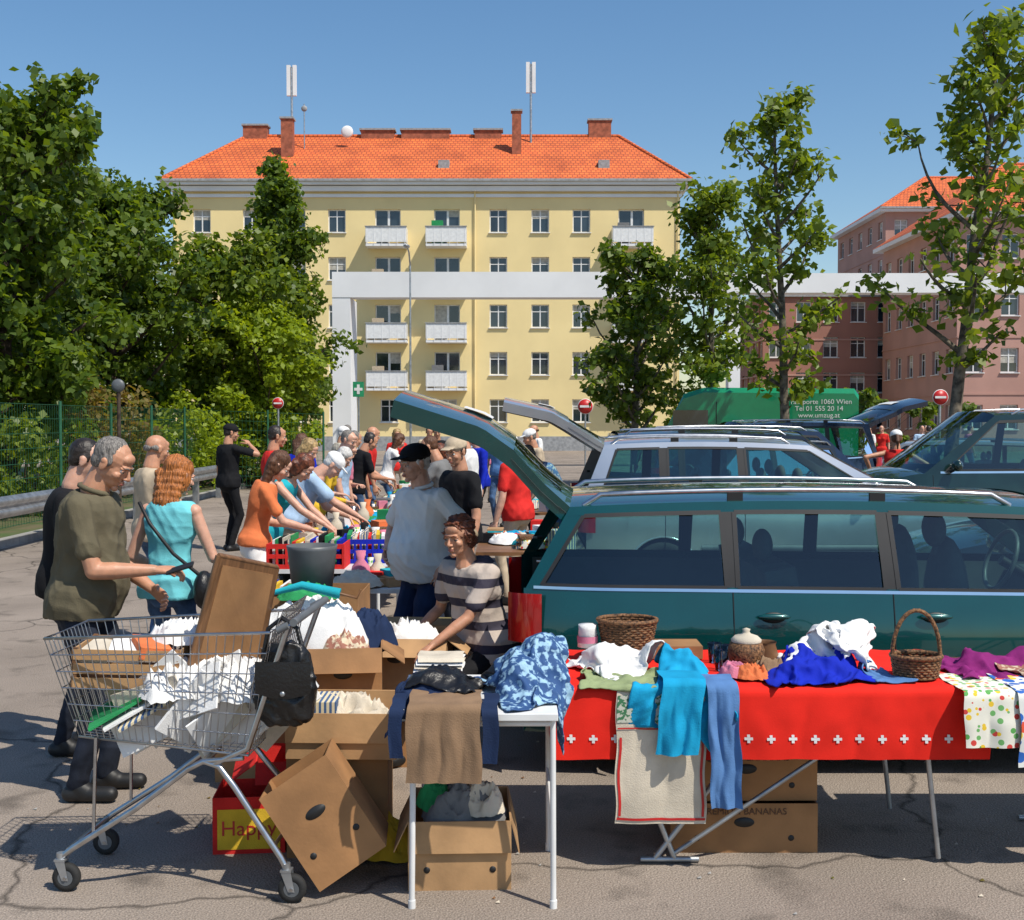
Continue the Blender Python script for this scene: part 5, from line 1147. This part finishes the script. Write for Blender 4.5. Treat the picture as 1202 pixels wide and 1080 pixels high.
P('woman',(-1.98,8.95,0),10,1.66,fem=True,lean=12,top='cloth_orange',bottom='cloth_white',btype='skirt',hair='long',hmat='hair_brown',rh=(.12,.42,.98),lh=(-.1,.3,1.0),rback=(0,0,1),lback=(0,0,1),pitch=35,near=0,hem=0)
P('woman',(-2.05,9.85,0),-12,1.68,fem=True,lean=26,top='cloth_teal',bottom='cloth_black',hair='bob',hmat='hair_red',rh=(.12,.62,.88),lh=(-.12,.5,.9),rback=(0,0,1),lback=(0,0,1),pitch=45,sleeve='none')
P('man',(-2.02,10.7,0),8,1.74,lean=36,fat=1.2,belly=.06,top='cloth_lightblue',bottom='cloth_beige',hair='short',hmat='hair_white',cap='cloth_white',rh=(.15,.66,.88),lh=(-.12,.5,.92),rback=(0,0,1),lback=(0,0,1),pitch=50)
rd=random.Random(5)
crowd=[(-2.25,11.8,0,1.72,1,'hair_blond','cloth_beige',14),(-2.1,12.6,0,1.66,1,'hair_white','cloth_yellow',25),(-2.05,13.6,5,1.78,0,'hair_grey','cloth_lightblue',8),(-2.25,14.6,-20,1.7,1,'hair_blond','cloth_pink',25),(-2.1,15.6,20,1.75,0,'hair_dark','cloth_black',15),(-2.3,16.4,60,1.74,0,'hair_grey','cloth_white',3),(-2.2,17.4,0,1.8,0,'hair_grey','cloth_red',5),(-2.0,18.6,10,1.7,1,'hair_brown','cloth_white',15),(-2.9,19.5,30,1.78,0,'hair_white','cloth_cream',0),(-2.8,15.2,90,1.7,1,'hair_brown','cloth_royal',2),
(-.7,11.9,175,1.74,0,'hair_brown','cloth_grey',12),(-.62,13.2,200,1.66,1,'hair_red','cloth_pink',20),(-.55,14.5,160,1.8,0,'hair_grey','cloth_white',5),(-.6,15.8,190,1.7,1,'hair_blond','cloth_orange',14),(-.5,17.2,200,1.75,0,'hair_dark','cloth_royal',5),(-.9,20.6,240,1.8,0,'hair_grey','cloth_lightblue',0),(-1.4,21.5,260,1.8,0,'hair_dark','cloth_black',0),(-2.3,23,280,1.72,1,'hair_blond','cloth_red',0),(-3.4,24,200,1.8,0,'hair_grey','cloth_white',0),(.35,16.8,200,1.76,0,'hair_grey','cloth_beige',5),(-.2,20,250,1.8,0,'hair_brown','cloth_denim',0),(-1.8,25,270,1.75,0,'hair_dark','cloth_beige',0),(-.6,26,270,1.75,1,'hair_dark','cloth_pink',0),(.5,24,200,1.8,0,'hair_brown','cloth_white',0),(0.05,11.4,150,1.74,0,'hair_dark','cloth_red',5)]
for x,y,f,h,fem,hm,tp,ln in crowd:
    fem=bool(fem); rr=ln>8
    ra=lambda:(rd.uniform(.05,.2),rd.uniform(.25,.55),rd.uniform(.9,1.1))
    one=rd.random()<.5; a=ra(); b=ra()
    P('woman' if fem else 'man',(x,y,0),f+rd.uniform(-12,12),h,fem=fem,lean=ln,top=tp,hmat=hm,hair=rd.choice(['bob','long','pony']) if fem else rd.choice(['short','short','bald']),bottom=rd.choice(['cloth_jeans','cloth_beige','cloth_black','cloth_navy']),skin=rd.choice(['skin','skin_tan']),pitch=15+ln,rh=a if rr else None,lh=(-b[0],b[1],b[2]) if (rr and one) else None,rback=(0,0,1) if rr else None,lback=(0,0,1) if (rr and one) else None,yaw=rd.uniform(-30,30),cap=rd.choice([None,None,None,'cloth_white']) if not fem else None,sleeve=rd.choice(['short','short','long']))
P('man',(-.42,9.3,0),215,1.74,top='cloth_black',bottom='cloth_jeans_dark',hair='short',cap='cloth_beige',skin='skin_tan',pitch=15,yaw=20,fat=1.1)
P('man',(-.55,7.15,0),222,1.72,lean=3,near=1,top='cloth_white',bottom='cloth_navy',hair='short',hmat='hair_white',cap='cloth_black',skin='skin',pitch=10,yaw=-8,belly=.09,fat=1.1,rh=(.22,.12,1.0),lh=(-.24,.02,.94),lpole=(-1,-.8,0),lback=(-.6,.5,.4),rpole=(1,-.7,0),collar=True,hem=-.03,wr_=1.2)
P('woman',(-.14,6.30,0),226,1.62,fem=True,lean=18,near=1,seat=.60,feet=((.12,.42,0),(-.14,.36,0)),top='cloth_stripe',bottom='cloth_black',sleeve='short',hair='curly',hmat='hair_red',skin='skin_tan',pitch=10,yaw=12,fat=1.18,belly=.05,lh=(-.06,.46,.66),rh=(.26,.30,.66),lback=(0,0,1),rback=(0,0,1),hem=-.03)
P('man',(.45,12.6,0),200,1.72,lean=30,top='cloth_blueprint',bottom='cloth_jeans',hmat='hair_grey',pitch=40,rh=(.15,.5,.85),lh=(-.15,.5,.85))
P('woman',(5.45,16.3,0),80,1.74,fem=True,top='cloth_red',bottom='cloth_white',sleeve='none',hair='pony',cap='cloth_white',hmat='hair_brown',skin='skin_tan',rh=(.34,.2,1.25),rpole=(1,-.5,-.6),lh=(-.34,.0,1.1),lpole=(-1,-.4,0))
for i,(x,y) in enumerate(((11.2,36),(11.9,37),(12.8,36),(13.6,38),(14.3,36),(12.3,34),(10.6,38))):
    P('woman' if i%2 else 'man',(x,y,0),200+i*40,1.75,fem=bool(i%2),top=['cloth_white','cloth_red','cloth_lightblue','cloth_black','cloth_pink','cloth_beige','cloth_orange'][i],hair='short',hmat='hair_dark')
print('people',time.time()-T0, sum(len(o.data.polygons) for o in scene.objects if o.type=='MESH'))
